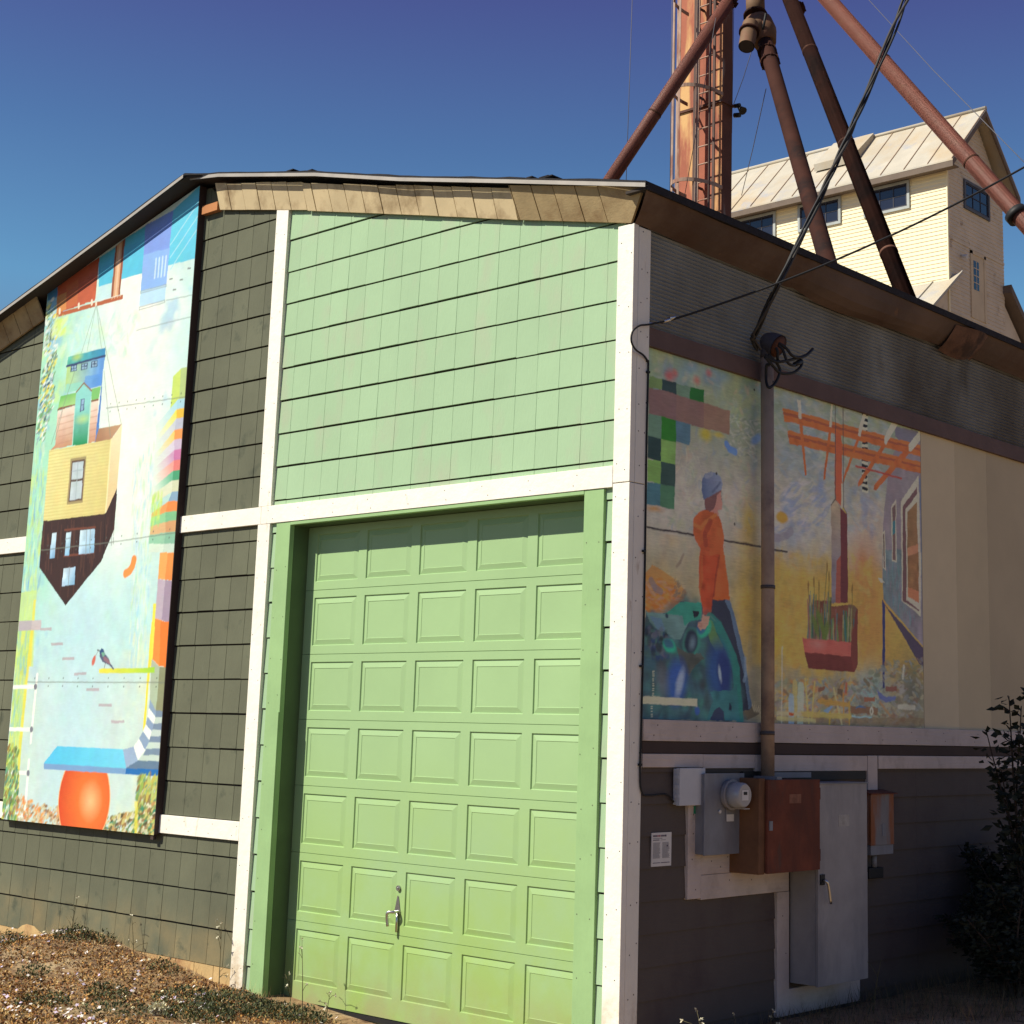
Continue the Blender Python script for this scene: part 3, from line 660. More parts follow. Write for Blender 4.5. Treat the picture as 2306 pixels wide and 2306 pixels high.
for L in ([(378,968),(412,962),(396,1150),(360,1153)], [(480,965),(516,960),(501,1130),(470,1133)], [(582,950),(688,937),(682,1112),(570,1123)], [(462,1222),(549,1213),(539,1340),(447,1353)]):
    P1(2, L, (216,236,245), c2=(140,190,228), d=((2,L[0][0],L[0][1]),(2,L[2][0],L[2][1])), jit=.1)
for L in ([(630,945),(622,1118)], [(655,942),(650,1115)], [(505,1217),(494,1346)], [(475,1010),(512,1005)]): A.line(S1(2, L), (150,160,165), .010)
# rigging
for k, L in ((1, [(765,1232),(880,1790)]), (1, [(755,1400),(800,1880)]), (1, [(540,1410),(372,1932)]), (1, [(455,1690),(400,1900)])): A.line(S1(k, L), (140,150,130), .009, .75)
# orange squiggles
for k, L in ((2, [(972,1160),(962,1205),(942,1240),(910,1262)]), (3, [(142,255),(138,290),(146,330),(162,360)])): A.line(S1(k, L), (246,150,74), .075)
# stacked colour bands at the right edge
Bn = [((1130,190),(1288,0),(1345,-20)), ((1135,270),(1282,66),(1337,58)), ((1128,322),(1280,140),(1335,126)), ((1120,400),(1266,220),(1330,205)), ((1120,442),(1265,290),(1326,280)), ((1115,500),(1264,365),(1322,350)), ((1112,560),(1260,440),(1318,430)), ((1108,640),(1255,516),(1314,505)), ((1105,690),(1250,585),(1310,578)), ((1102,760),(1246,670),(1306,655)), ((1100,822),(1220,738),(1298,730)), ((1095,860),(1200,816),(1295,806)), ((1090,920),(1200,885),(1292,870)), ((1085,980),(1200,965),(1288,955)), ((1080,1046),(1190,1046),(1283,1041)), ((1078,1106),(1180,1106),(1278,1110))]
Bc = [(176,218,228), (238,230,92), (206,206,216), (245,208,118), (222,208,222), (216,164,194), (242,164,150), (116,190,150), (226,228,196), (190,224,214), (242,160,92), (150,208,152), (226,182,130), (156,204,172), (222,234,216)]
B2 = [(170,210,222), (236,190,62), (190,190,206), (244,154,84), (206,184,206), (206,120,166), (232,126,120), (76,160,116), (214,214,180), (140,170,196), (240,140,72), (130,190,140), (216,160,110), (140,190,160), (206,222,204)]
P1(1, [(1255,1445),(1310,1385),(1365,1375),(1340,1600),(1235,1690)], (206,222,108)); P1(1, [(1312,1384),(1372,1372),(1340,1600),(1300,1610)], (186,204,132))
for k in range(15):
    a, b_ = Bn[k], Bn[k+1]; t0 = random.random()
    P1(2, [a[0], a[1], b_[1], b_[0]], (230,240,225) if k < 8 else Bc[k], c2=Bc[k], d=((2,a[0][0],a[0][1]),(2,a[1][0]-30,a[1][1]))); P1(2, [a[1], (a[2][0]+14,a[2][1]), (b_[2][0]+14,b_[2][1]), b_[1]], B2[k])
A.dabs(60, S1(2, [(1100,700),(1180,680),(1150,900),(1085,930)]), [(190,230,90),(215,235,130),(170,220,130)], (.03,.07), (.2,.4), (1.3,1.8), (.3,.6))
P1(2, [(1160,1108),(1220,1108),(1200,1305),(1144,1300)], (246,170,92)); P1(2, [(1218,1108),(1300,1110),(1270,1316),(1196,1305)], (240,146,72))
P1(2, [(1144,1300),(1198,1308),(1175,1600),(1124,1585)], (196,176,190)); P1(2, [(1198,1308),(1270,1316),(1250,1625),(1173,1600)], (168,146,166))
P1(2, [(1124,1585),(1175,1602),(1160,1932),(1104,1882)], (250,146,66)); P1(2, [(1175,1602),(1250,1625),(1225,1940),(1158,1932)], (246,128,48))
P1(3, [(1116,0),(1166,0),(1156,325),(1104,270)], (250,146,66)); P1(3, [(1164,0),(1240,0),(1220,325),(1156,325)], (246,128,48))
P1(2, [(1112,1480),(1132,1480),(1104,1935),(1076,1935)], (246,230,84))
P1(3, [(1100,270),(1156,326),(1144,640),(1132,645),(1085,560)], (180,192,164)); P1(3, [(1156,326),(1222,326),(1196,650),(1132,645)], (146,146,112))
P1(3, [(1098,0),(1116,0),(1052,790),(1036,790)], (246,226,76))
# left-hand green strip and yellow line
P1(2, [(150,1400),(262,1380),(240,1935),(105,1935)], (206,230,128), al=.75); P1(3, [(135,0),(232,0),(150,1000),(120,1200),(0,1430),(20,1300),(80,700)], (200,224,122), al=.85)
A.dabs(160, S1(3, [(130,40),(220,40),(140,980),(60,1000),(80,600)]), [(150,205,190),(225,235,120),(180,215,110),(130,190,210)], (.03,.1), (.15,.35), (1.3,1.8), (.3,.6))
P1(2, [(245,1450),(262,1450),(225,1935),(205,1935)], (238,226,90), al=.8); P1(3, [(222,60),(238,60),(150,960),(135,1250),(118,1240),(135,900)], (240,224,80), al=.8)
# mauve bars stepping down
P1(2, [(138,1607),(300,1598),(296,1668),(132,1676)], (190,178,182)); P1(2, [(230,1602),(300,1598),(296,1668),(226,1672)], (206,190,192))
for k, x, y, wd in ((2,292,1655,84), (2,370,1763,86), (2,452,1868,86), (3,538,369,90), (3,626,482,93), (3,715,597,95), (3,806,716,96)): P1(k, [(x,y),(x+wd,y-1),(x+wd,y+19),(x,y+20)], (190,180,184))
# bird, seed and green perch
P1(3, [(718,342),(1122,331),(1122,372),(718,376)], (246,230,80), c2=(168,216,62), d=((3,720,350),(3,1120,350)))
P1(3, [(722,215),(738,192),(752,202),(760,230),(790,270),(800,300),(828,345),(818,348),(790,312),(765,302),(742,290),(724,250)], (88,96,122)); P1(3, [(748,245),(785,270),(805,310),(780,300),(752,280)], (150,112,124)); P1(3, [(722,215),(738,192),(752,202),(752,225),(728,235)], (52,84,128)); P1(3, [(735,225),(755,220),(764,240),(745,255)], (120,176,150)); A.line(S1(3, [(722,212),(706,206)]), (60,60,70), .012)
A.line(S1(3, [(764,302),(756,335)]), (130,110,90), .008); A.line(S1(3, [(715,208),(690,255)]), (150,130,120), .006); A.blob((3,680,282), .03, .055, (216,110,90), 1, .3, -.4)
# white frames at the lower left
for L in ([(270,385),(222,876)], [(88,474),(258,470)], [(60,778),(230,784)], [(209,1006),(178,1412)], [(35,1090),(204,1098)], [(8,1392),(176,1408)]): A.line(S1(3, L), (252,250,240), .034)
for x, y in ((257,471),(228,782),(204,1098),(178,1408)): A.blob((3,x,y), .03, .03, (130,130,140), 1, .2)
# striped ramp
Oe = [(1085,560),(1080,622),(1070,690),(1057,745),(1036,795),(1008,848),(968,908)]; Ie = [(1132,645),(1128,692),(1116,742),(1104,802),(1086,862),(1052,930),(998,1006)]
Rr = [(1194,648),(1190,690),(1185,738),(1180,785),(1176,830),(1170,875),(1165,920),(1160,968),(1156,1015)]; Il = [(1132,645),(1128,690),(1116,738),(1104,785),(1090,830),(1078,875),(1062,920),(1036,968),(1000,1010)]
for k in range(6): P1(3, [Oe[k], Ie[k], Ie[k+1], Oe[k+1]], (146,166,194) if k % 2 == 0 else (252,252,242))
for k in range(8): P1(3, [Il[k], Rr[k], Rr[k+1], Il[k+1]], (126,144,166) if k % 2 == 0 else (202,216,206))
P1(3, [(1000,1005),(1160,1014),(1152,1074),(912,1064)], (104,128,154)); P1(3, [(888,928),(968,906),(1000,1006),(914,1062)], (160,180,208))
P1(3, [(415,903),(890,926),(915,1062),(318,1026)], (92,200,236), c2=(120,214,240), d=((3,420,960),(3,900,1000))); P1(3, [(318,1026),(914,1062),(910,1106),(318,1068)], (126,164,208)); P1(3, [(914,1062),(1156,1074),(1150,1120),(910,1106)], (34,112,182))
# leafy bottom corners and the orange ball
A.dabs(300, S1(3, [(1000,1110),(1150,1120),(1120,1560),(960,1560),(990,1350)]), [(156,186,84),(120,160,80),(196,206,110),(206,190,90),(150,120,70),(100,150,120)], (.03,.06), (.25,.45), (.6,1.5), (.6,.95), .3)
A.dabs(420, S1(3, [(720,1440),(1000,1360),(1130,1300),(1120,1560),(720,1540)]), [(150,110,60),(110,140,80),(196,150,90),(60,140,110),(215,205,130),(90,80,50),(230,225,190)], (.02,.04), (.35,.6), (.2,1.0), (.6,.95), .25)
A.dabs(330, S1(3, [(20,900),(130,900),(140,1440),(0,1440)]), [(120,160,80),(80,120,80),(196,206,90),(160,190,120),(70,150,130),(150,110,60)], (.02,.05), (.3,.55), (.9,1.6), (.5,.95), .25)
A.dabs(330, S1(3, [(120,1250),(300,1330),(460,1340),(470,1500),(120,1440)]), [(246,170,90),(226,196,150),(150,110,70),(240,140,70),(215,215,180),(196,150,90)], (.018,.035), (.35,.6), (.2,1.2), (.4,.9), .25)
P1(3, [(975,1300),(1000,1300),(995,1530),(975,1530)], (240,226,70), al=.7)
cx, cz = m1(3, 607, 1290); top_z = m1(3, 607, 1084)[1]; w_ = A.win([(cx-.62,1.0),(cx+.62,top_z)])
X, Y = A.U[w_]-cx, A.Z[w_]-cz; rx = .745*.5*1.66*.93; rx = abs(m1(3,792,1290)[0]-m1(3,421,1290)[0])/2
q = np.hypot(X/rx, Y/(rx*1.02)); hx_, hz_ = m1(3, 655, 1300); d_ = np.clip(np.hypot((A.U[w_]-hx_)/rx, (A.Z[w_]-hz_)/rx)/1.25, 0, 1)[..., None]
colb = A.col((247,192,132))*(1-np.clip(d_*2.6,0,1))+A.col((240,120,52))*np.clip(d_*2.6,0,1); colb = colb*(1-np.clip(d_*1.6-.6,0,1))+A.col((222,78,38))*np.clip(d_*1.6-.6,0,1)
A.put(w_, np.clip((1.03-q)/.02, 0, 1)*(A.Z[w_] < m1(3,607,1076)[1]-(A.U[w_]-cx)*.0), A.col((246,190,130))); A.put(w_, np.clip((1-q)/.02, 0, 1), colb)
P1(3, [(318,1026),(914,1062),(910,1106),(318,1068)], (126,164,208))
# board joints and screws
for L in (S1(1, [(770,1672),(1345,1590)]), S1(2, [(296,1092),(800,1035),(1290,962)]), S1(3, [(200,438),(1195,441)])):
    A.line(L, (120,124,112), .008, .85)
    for k in range(9):
        t = (k+.5)/9; p0, p1 = A.map(*L[0]), A.map(*L[-1]); A.blob((lerp(p0[0],p1[0],t), lerp(p0[1],p1[1],t)+.035), .009, .009, (90,95,90), .9, .3, raw=True); A.blob((lerp(p0[0],p1[0],t), lerp(p0[1],p1[1],t)-.035), .009, .009, (90,95,90), .9, .3, raw=True)
brushed(A, .0025, .035, 301)
mt = lambda x: 5.940+(x+7.283)*(6.500-5.940)/2.398
mu = thing('mural_panel', (-6.1, -.02, 1.0), 'tall sunlit mural of an upturned brown barn, yellow house and orange ball', 'mural')
painted('painted_face', A, lambda U, Z: np.stack([U, np.full_like(U, YM), Z], -1), mat_paint, mu, mt)
b = MB(); xl, xr = -7.283, -4.887
b.hexa([(xl,YM+.002,1.002),(xr+.004,YM+.002,1.006),(xr+.004,.03,1.006),(xl,.03,1.002),(xl,YM+.002,mt(xl)),(xr+.004,YM+.002,mt(xr)),(xr+.004,.03,mt(xr)),(xl,.03,mt(xl))])
b.box(xr-.06, xr-.02, -.03, .0, .965, 1.006)
b.build('panel_frame', mat_frame, mu)

# ------------------------------------------------------------------ the shaded mural on the right-hand wall
XM = -.030
SCL = .468944
def m2(k, x, y):
    o = {6:(1400,600,SCL), 7:(1400,1100,SCL), 'p':(1400,1250,.207064), 'q':(1720,900,.207039), 'r':(1720,1250,.207039), 's':(1430,820,.227743)}[k]
    q = on_x(o[0]+x*o[2], o[1]+y*o[2], XM); return (q.y, q.z)
B = Canvas(.174, 3.775, 2.0, 4.412, .006, (2.75,2.85,2.35), 1.0); B.map = m2
S2 = lambda k, L: [(k, x, y) for x, y in L]
P2 = lambda k, L, c, **kw: B.poly(S2(k, L), c, **kw)
U, Z = B.U, B.Z
base = np.broadcast_to(B.col((126,124,116)), B.a.shape).copy()
def bl2(c, f): 
    global base; f = np.clip(f, 0, 1)[..., None]; base = base*(1-f)+B.col(c)*f
f1, f2, f3 = B.fbm(2.4, 71), B.fbm(4.8, 81), B.fbm(3.3, 91)
up_ = sm(Z, 3.5, 4.3)
bl2((104,124,112), up_*.8*(U < 1.5)+up_*.5*(U >= 1.5)); bl2((96,116,140), np.clip(f1*1.5,0,1)*up_*.7); bl2((130,136,106), np.clip(f3*1.5-.1,0,1)*up_*.7)
bl2((158,152,150), np.exp(-((Z-3.42)/.36)**2)*.85); bl2((106,122,152), np.clip(f2*1.6-.2,0,1)*np.exp(-((Z-3.6)/.4)**2)*.8*sm(U,1.2,1.6))
bl2((204,172,92), sm(-Z+.12*f1,-3.38,-3.02)*sm(U,1.25,1.6)*.98); bl2((196,140,84), np.exp(-((U-2.95+.1*f2)/.28)**2-((Z-2.9)/.6)**2)*.8)
bl2((198,126,86), np.exp(-((U-2.86)/.12)**2-((Z-3.22)/.14)**2)*.8); bl2((150,136,104), (U < 1.35)*sm(-Z,-3.4,-2.8)*.55); bl2((180,152,84), np.clip(np.exp(-((U-1.32)/.16)**2-((Z-2.85)/.4)**2)*1.1+.3*f2*(U<1.4)*(Z<3.2),0,1)); bl2((190,160,60), np.exp(-((U-1.36)/.1)**2-((Z-3.38)/.16)**2)*.8)
bl2((124,120,110), sm(-Z+.1*f2,-2.46,-2.28)*.8*(U > 1.3)); bl2((190,165,64), np.exp(-((U-1.62)/.14)**2-((Z-2.55)/.14)**2)*.75)
bl2((112,140,146), np.exp(-((U-2.95)/.24)**2-((Z-2.28)/.16)**2)*.9); bl2((84,84,78), np.exp(-((U-3.6)/.24)**2-((Z-2.3)/.25)**2)*.85)
B.a[:] = base*(1+.07*B.fbm(14, 101)[..., None])
# loose brushwork in the sky
B.dabs(500, S2(6, [(140,400),(660,560),(660,1270),(260,1270),(140,1160)]), [(130,130,118),(112,128,120),(140,138,140),(150,134,122),(110,122,140),(140,142,118)], (.02,.06), (.25,.6), (0,3.1), (.15,.45))
B.dabs(700, S2(6, [(720,590),(1270,720),(1240,1270),(720,1270)]), [(146,144,150),(118,132,154),(160,156,154),(128,138,144),(168,158,146),(108,124,146)], (.03,.10), (.15,.4), (-.6,.6), (.12,.36))
B.dabs(120, S2(6, [(720,1000),(1000,1050),(980,1270),(720,1270)]), [(165,160,168),(110,120,150),(170,166,160)], (.04,.12), (.15,.3), (.1,.9), (.3,.6))
B.dabs(420, S2(7, [(720,300),(1240,330),(1150,900),(720,900)]), [(206,178,98),(196,160,80),(212,186,116),(206,160,92),(190,168,100)], (.03,.08), (.3,.7), (0,3.1), (.2,.45))
B.dabs(200, S2('s', [(920,480),(1230,560),(1200,960),(900,900)]), [(120,128,130),(150,150,148),(90,104,96),(160,160,158)], (.015,.04), (.15,.35), (-.7,.5), (.3,.7))
for x, y, r in ((355,110,.06),(330,125,.04),(400,90,.035),(610,160,.045),(730,85,.04)): B.blob(('s',x,y), r*1.3, r, (190,96,100), .75, .9)
B.blob(('s',700,690), .10, .07, (196,176,60), .9, .7); B.blob(('s',830,700), .09, .03, (186,166,70), .8, .7); B.line(S2('s', [(905,790),(935,840),(990,868)]), (84,112,166), .05); B.blob(('s',1200,740), .09, .04, (92,118,160), .9, .5, .5)
B.blob((7,770,140), .09, .05, (206,160,60), .95, .3); B.line(S2('q', [(60,1490),(160,1505),(240,1480),(300,1430)]), (120,116,130), .06, .8)
for k in range(26):
    a = random.uniform(0, 3.14); x, y = random.uniform(420,640), random.uniform(880,1380); B.line(S2('s', [(x-45*math.cos(a),y-60*math.sin(a)),(x+45*math.cos(a),y+60*math.sin(a))]), (170,168,158), .008, .55)
for L in ([(140,1400),(300,1440),(160,1460)],): B.blob(('s',190,1430), .12, .03, (206,150,84), .8, .8)
# chequer and brown bar
CH = [([(143,120),(270,148),(268,250),(141,228)], (96,116,76)), ([(272,150),(411,186),(409,295),(270,256)], (40,56,60)), ([(411,188),(545,225),(543,345),(409,298)], (90,112,98)), ([(545,225),(682,262),(680,378),(541,342)], (34,88,40)), ([(136,490),(266,515),(262,742),(132,708)], (84,110,98)), ([(266,520),(408,556),(404,770),(260,738)], (40,100,34)), ([(408,556),(546,590),(542,802),(404,768)], (72,98,118)), ([(130,708),(262,738),(258,958),(124,932)], (36,54,56)), ([(262,740),(404,772),(400,990),(258,958)], (104,138,78)), ([(124,938),(258,962),(254,1182),(120,1160)], (100,134,74)), ([(258,962),(400,990),(396,1214),(254,1182)], (44,64,62)), ([(118,1165),(254,1184),(250,1405),(112,1384)], (62,96,112)), ([(254,1184),(396,1214),(390,1438),(250,1405)], (64,100,80))]
P2('s', [(138,226),(411,295),(409,556),(132,488)], (106,82,84)); P2('s', [(409,295),(686,378),(684,636),(407,556)], (112,86,84)); P2('s', [(684,378),(938,462),(936,692),(682,634)], (120,94,84))
for L, c in CH: P2('s', L, c, jit=.06)
# person in the mural
BE = [(655,1230),(662,1150),(690,1085),(750,1060),(810,1075),(850,1120),(866,1190),(858,1245),(760,1300),(680,1335)]
P2('s', [(686,1320),(760,1300),(858,1245),(850,1290),(862,1350),(860,1430),(820,1445),(800,1445),(770,1470),(700,1450),(690,1400)], (100,70,72)); P2('s', [(810,1300),(850,1262),(848,1300),(864,1375),(856,1440),(818,1440),(800,1420),(780,1440),(800,1370)], (182,130,124)); P2('s', [(770,1440),(815,1400),(830,1500),(740,1460)], (170,118,112))
P2('s', BE, (72,84,118), c2=(112,120,146), d=(('s',670,1230),('s',850,1160))); B.line(S2('s', [(765,1265),(815,1215),(845,1175)]), (66,74,104), .02, .6); B.line(S2('s', [(700,1110),(760,1090)]), (130,134,150), .03, .5)
JK = [('s',580,1530),('s',620,1475),('s',690,1440),('s',770,1465),('s',830,1505),('s',855,1570),('s',885,1720),('s',870,1800),('s',890,1930),(7,490,210),(7,498,400),(7,515,490),(7,512,532),(7,436,540),(7,425,600),(7,385,590),(7,372,480),(7,372,330),(7,378,290),(7,345,220)]
B.poly(JK, (194,100,62), jit=.10)
B.poly([('s',640,1790),('s',740,1700),('p',960,0),('p',870,0),('p',850,350),('p',845,440),('p',838,300)], (150,66,44), al=.6); B.line([('s',590,1590),('s',650,1625),('s',700,1560),('s',800,1490)], (226,140,84), .025); B.line([('s',745,1560),('s',690,1680),('s',700,1780)], (130,56,42), .05, .7)
P2('p', [(880,0),(1060,0),(1030,220),(1000,440),(960,660),(875,650),(850,440),(890,250)], (200,86,56), jit=.12); P2('p', [(1060,0),(1120,0),(1160,330),(1165,470),(1000,490),(1020,250)], (190,98,58), jit=.12); B.line(S2('p', [(1060,20),(1025,220),(1000,430),(970,640)]), (120,48,36), .02, .7); B.line(S2('p', [(1005,480),(1165,462)]), (214,110,60), .03)
# jeans, shoe
P2('p', [(985,490),(1175,485),(1220,620),(1290,900),(1340,1130),(1390,1500),(1420,1640),(1395,1680),(1290,1790),(1275,1500),(1250,1240),(1200,1050),(1100,880),(1040,740),(970,650)], (44,48,66)); P2('p', [(1120,490),(1178,486),(1222,620),(1292,900),(1342,1130),(1392,1500),(1422,1640),(1380,1680),(1330,1300),(1240,900),(1180,620)], (84,104,134), al=.75); B.line(S2('p', [(1340,1130),(1350,1300),(1330,1370)]), (110,130,160), .03, .6)
P2('p', [(1290,1700),(1400,1680),(1420,1620),(1480,1640),(1515,1690),(1490,1735),(1380,1790),(1290,1800)], (92,84,74)); 
for k in range(4): B.line(S2('p', [(1420+22*k,1625+8*k),(1445+20*k,1690+6*k)]), (170,160,140), .014)
# orange cloud and blue green boulder
P2('p', [(262,190),(330,110),(420,150),(560,250),(700,400),(690,470),(610,520),(560,590),(470,630),(262,620)], (206,140,66), al=.75); B.dabs(260, S2('p', [(265,230),(420,260),(560,330),(660,440),(560,590),(470,630),(265,610)]), [(216,150,74),(226,170,90),(190,120,56),(150,120,110),(214,136,70)], (.02,.055), (.18,.35), (-.6,.4), (.4,.9)); B.line(S2('p', [(320,280),(360,350),(425,400)]), (112,98,104), .05, .8); B.line(S2('p', [(600,125),(640,70),(670,0)]), (120,106,96), .022, .8)
B.dabs(60, S2('p', [(580,260),(700,400),(700,430),(560,470)]), [(110,96,84),(206,166,110)], (.012,.03), (.2,.4), (.3,1.2), (.4,.8))
RK = [(260,610),(330,640),(470,632),(560,590),(640,505),(760,518),(865,520),(885,640),(960,680),(1040,740),(1100,880),(1210,1080),(1250,1240),(1275,1500),(1295,1805),(215,1785),(228,1200)]
P2('p', RK, (52,70,84)); 
B.dabs(330, S2('p', RK), [(44,58,74),(52,80,102),(46,78,84),(66,102,112),(48,52,56),(40,62,70),(58,110,104)], (.04,.12), (.4,.8), (0,3.1), (.3,.7), .8)
P2('p', [(260,620),(470,640),(640,510),(865,525),(870,700),(740,720),(660,860),(640,920),(560,915),(480,830),(400,820),(300,720)], (84,112,116), jit=.12); P2('p', [(470,640),(640,508),(868,520),(860,700),(740,720),(690,770),(660,660),(560,640)], (48,116,106), jit=.1); P2('p', [(300,660),(430,690),(480,830),(400,820)], (78,104,134), al=.8)
B.dabs(80, S2('p', [(260,800),(440,800),(520,920),(500,1100),(260,1100)]), [(30,36,44),(60,90,90),(84,84,100),(34,52,96)], (.02,.05), (.4,.8), (0,3.1), (.4,.8)); B.blob(('p',520,990), .085, .05, (40,140,120), .95, .3, -.3); B.blob(('p',510,965), .07, .035, (50,80,110), .9, .4, -.3)
for pts, wd, c in (([(960,690),(1060,790),(1150,980),(1210,1110),(1245,1250),(1255,1450),(1275,1640),(1285,1790)], .085, (44,104,104)), ([(960,780),(1000,900),(1060,1010)], .09, (80,112,76))): B.line(S2('p', pts), c, wd, .85)
B.blob(('p',900,800), .10, .06, (46,140,120), .95, .3, .5); B.blob(('p',870,780), .07, .05, (50,80,120), .9, .3, .5); P2('p', [(770,610),(845,610),(830,670),(790,685)], (30,30,44)); B.blob(('p',488,660), .02, .018, (30,40,60), .9, .3)
B.blob(('p',760,960), .105, .12, (56,120,110), .9, .4, -.4); B.blob(('p',755,945), .08, .095, (34,44,62), 1, .25, -.4); B.blob(('p',768,960), .05, .07, (90,110,130), .8, .8, -.4)
P2('p', [(600,1000),(700,1060),(800,1080),(860,1070),(900,1130),(800,1200),(730,1320),(640,1200)], (66,70,70), jit=.2); B.blob(('p',1060,1260), .17, .25, (40,66,120), .95, .5, .15); B.blob(('p',1110,1280), .09, .19, (36,48,100), .9, .4, .15); B.blob(('p',1068,1290), .022, .075, (150,165,190), .9, .6, .2); B.blob(('p',600,1380), .14, .19, (46,74,140), .95, .5, -.2); B.blob(('p',635,1390), .05, .13, (150,165,195), .85, .6, -.35); B.blob(('p',440,1380), .10, .15, (90,96,110), .7, .8, .2)
P2('p', [(930,1790),(960,1660),(1000,1590),(960,1480),(1200,1470),(1250,1400),(1285,1800),(1120,1800),(1110,1700),(1060,1660),(1010,1700),(960,1800)], (50,98,108), al=.9, jit=.1); P2('p', [(1165,1600),(1195,1640),(1195,1700),(1170,1690)], (30,40,60)); P2('p', [(960,1800),(1000,1690),(1060,1650),(1110,1700),(1105,1800)], (44,52,78)); B.blob(('p',820,1690), .035, .035, (50,76,140), .9, .4)
P2('p', [(217,1530),(822,1562),(820,1645),(215,1618)], (206,204,186))
for k in range(16): 
    if k < 11: t = 1265+25.5*k; P2('p', [(334-.6*k,t),(356-.6*k,t+1),(355-.6*k,t+12),(333-.6*k,t+11)], (200,198,184))
    else: t = 1640+27*(k-11); P2('p', [(321-1*(k-11),t),(343-1*(k-11),t+1),(342-1*(k-11),t+12),(320-1*(k-11),t+11)], (200,198,184))
P2('p', [(878,650),(960,668),(942,760),(905,808),(850,808),(824,772),(836,735),(868,715)], (186,146,136)); B.line(S2('p', [(832,742),(872,752)]), (140,100,96), .010); B.line(S2('p', [(828,772),(872,775)]), (140,100,96), .010)
# house at the right of the mural
P2('q', [(1370,660),(1560,330),(1760,390),(1775,1950),(1290,1950),(1300,1300),(1350,850)], (116,106,116), jit=.05); P2('r', [(1290,-60),(1780,-60),(1775,1040),(1300,480)], (92,104,112), c2=(112,104,116), d=(('r',1400,200),('r',1740,700)), jit=.12); P2('q', [(1430,290),(1690,350),(1560,500),(1425,400)], (96,92,108)); P2('q', [(1690,850),(1770,870),(1780,1930),(1720,1930)], (90,98,124))
B.dabs(110, S2('r', [(1310,100),(1490,100),(1520,560),(1700,700),(1600,760),(1320,470)]), [(80,118,124),(120,100,120),(96,120,130),(84,96,116)], (.02,.06), (.12,.3), (1.3,1.8), (.3,.6))
P2('q', [(1490,1110),(1685,820),(1710,1960),(1500,1960)], (196,188,176)); P2('r', [(1500,-30),(1712,-30),(1705,665),(1500,500)], (196,188,176)); P2('q', [(1510,1165),(1665,950),(1670,1020),(1540,1195),(1555,1960),(1515,1960)], (92,66,70)); P2('r', [(1514,-30),(1552,-30),(1552,490),(1690,600),(1688,615),(1510,495)], (92,66,70)); P2('q', [(1545,1200),(1665,1085),(1692,1960),(1552,1960)], (196,188,176)); P2('r', [(1552,-30),(1702,-30),(1692,530),(1556,475)], (196,188,176)); P2('q', [(1560,1220),(1665,1110),(1680,1960),(1565,1960)], (118,88,62), jit=.12); P2('r', [(1565,-30),(1685,-30),(1686,500),(1568,455)], (118,84,58), jit=.12); P2('q', [(1565,1610),(1680,1570),(1680,1660),(1565,1705)], (196,136,106)); P2('r', [(1568,352),(1686,395),(1686,520),(1568,455)], (198,128,96))
for k, L, ii in (('q', [(1386,1160),(1440,1080),(1445,1770),(1395,1765)], [(1398,1175),(1430,1135),(1434,1755),(1405,1752)]), ('q', [(1290,1450),(1320,1420),(1328,1860),(1300,1830)], [(1298,1470),(1312,1450),(1318,1835),(1306,1820)])): P2(k, L, (190,182,170)); P2(k, ii, (96,76,76)); 
P2('q', [(1400,1330),(1432,1310),(1432,1450),(1402,1470)], (56,96,110))
P2('r', [(1290,480),(1320,540),(1775,1060),(1775,1240),(1690,1180),(1330,560),(1300,540)], (66,56,76)); P2('r', [(1290,490),(1320,560),(1318,1445),(1292,1450)], (42,48,92)); P2('r', [(1745,1200),(1776,1220),(1776,1880),(1748,1880)], (42,46,84)); P2('r', [(1240,245),(1280,255),(1315,300),(1270,300)], (200,196,184))
# striped pole, beams and rafters
P2('q', [(1065,135),(1130,150),(1134,1015),(1066,1000)], (196,192,178), al=1)
for k in range(14): 
    t = 140+62*k; P2('q', [(1067,t),(1130,t+10),(1131,t+40),(1067,t+30)], (22,22,28))
def beam2(L, c): P2('q', L, c, jit=.10)
for x0, y0, x1, y1 in ((205,90,1760,510), (258,335,1760,690)):
    beam2([(x0,y0),(x1,y1),(x1,y1+125),(x0+20,y0+140)], (192,106,58)); P2('q', [(x0,y0+38),(x1,y1+40),(x1,y1+62),(x0+6,y0+72)], (130,70,50)); P2('q', [(x0,y0),(x1,y1),(x1,y1+36),(x0,y0+34)], (196,116,64))
for wl, ol in (([(362,0),(400,0),(416,210),(382,212)], [(380,215),(416,212),(468,820),(448,826)]), ([(735,35),(752,38),(738,300),(710,298)], [(710,300),(740,302),(668,870),(646,870)]), ([(1080,150),(1115,155),(1050,400),(1022,395),(1030,320)], [(1020,398),(1050,402),(870,900),(850,925),(880,800)]), ([(1390,245),(1462,262),(1330,490),(1310,470),(1312,410)], [(1300,470),(1335,495),(1050,940),(1025,950),(1030,890)]), ([(1690,340),(1745,360),(1740,400),(1600,565),(1575,560),(1578,480)], [(1572,500),(1605,560),(1225,985),(1195,985),(1200,930)])):
    P2('q', ol, (184,100,56), jit=.1); P2('q', wl, (188,182,170), jit=.05)
P2('q', [(775,330),(845,390),(852,880),(850,1165),(780,1090),(770,1000)], (196,102,64), c2=(184,92,66), d=(('q',780,400),('q',840,900)), jit=.06); B.line(S2('q', [(780,50),(778,1090)]), (70,60,60), .010); B.line(S2('q', [(862,90),(868,1170),(905,1245)]), (70,60,60), .010); B.line(S2('q', [(735,1150),(775,1090),(832,1165)]), (70,60,60), .010); B.line(S2('q', [(850,920),(848,1160)]), (196,186,170), .02); B.line(S2('q', [(1000,720),(1500,858)]), (140,60,50), .016)
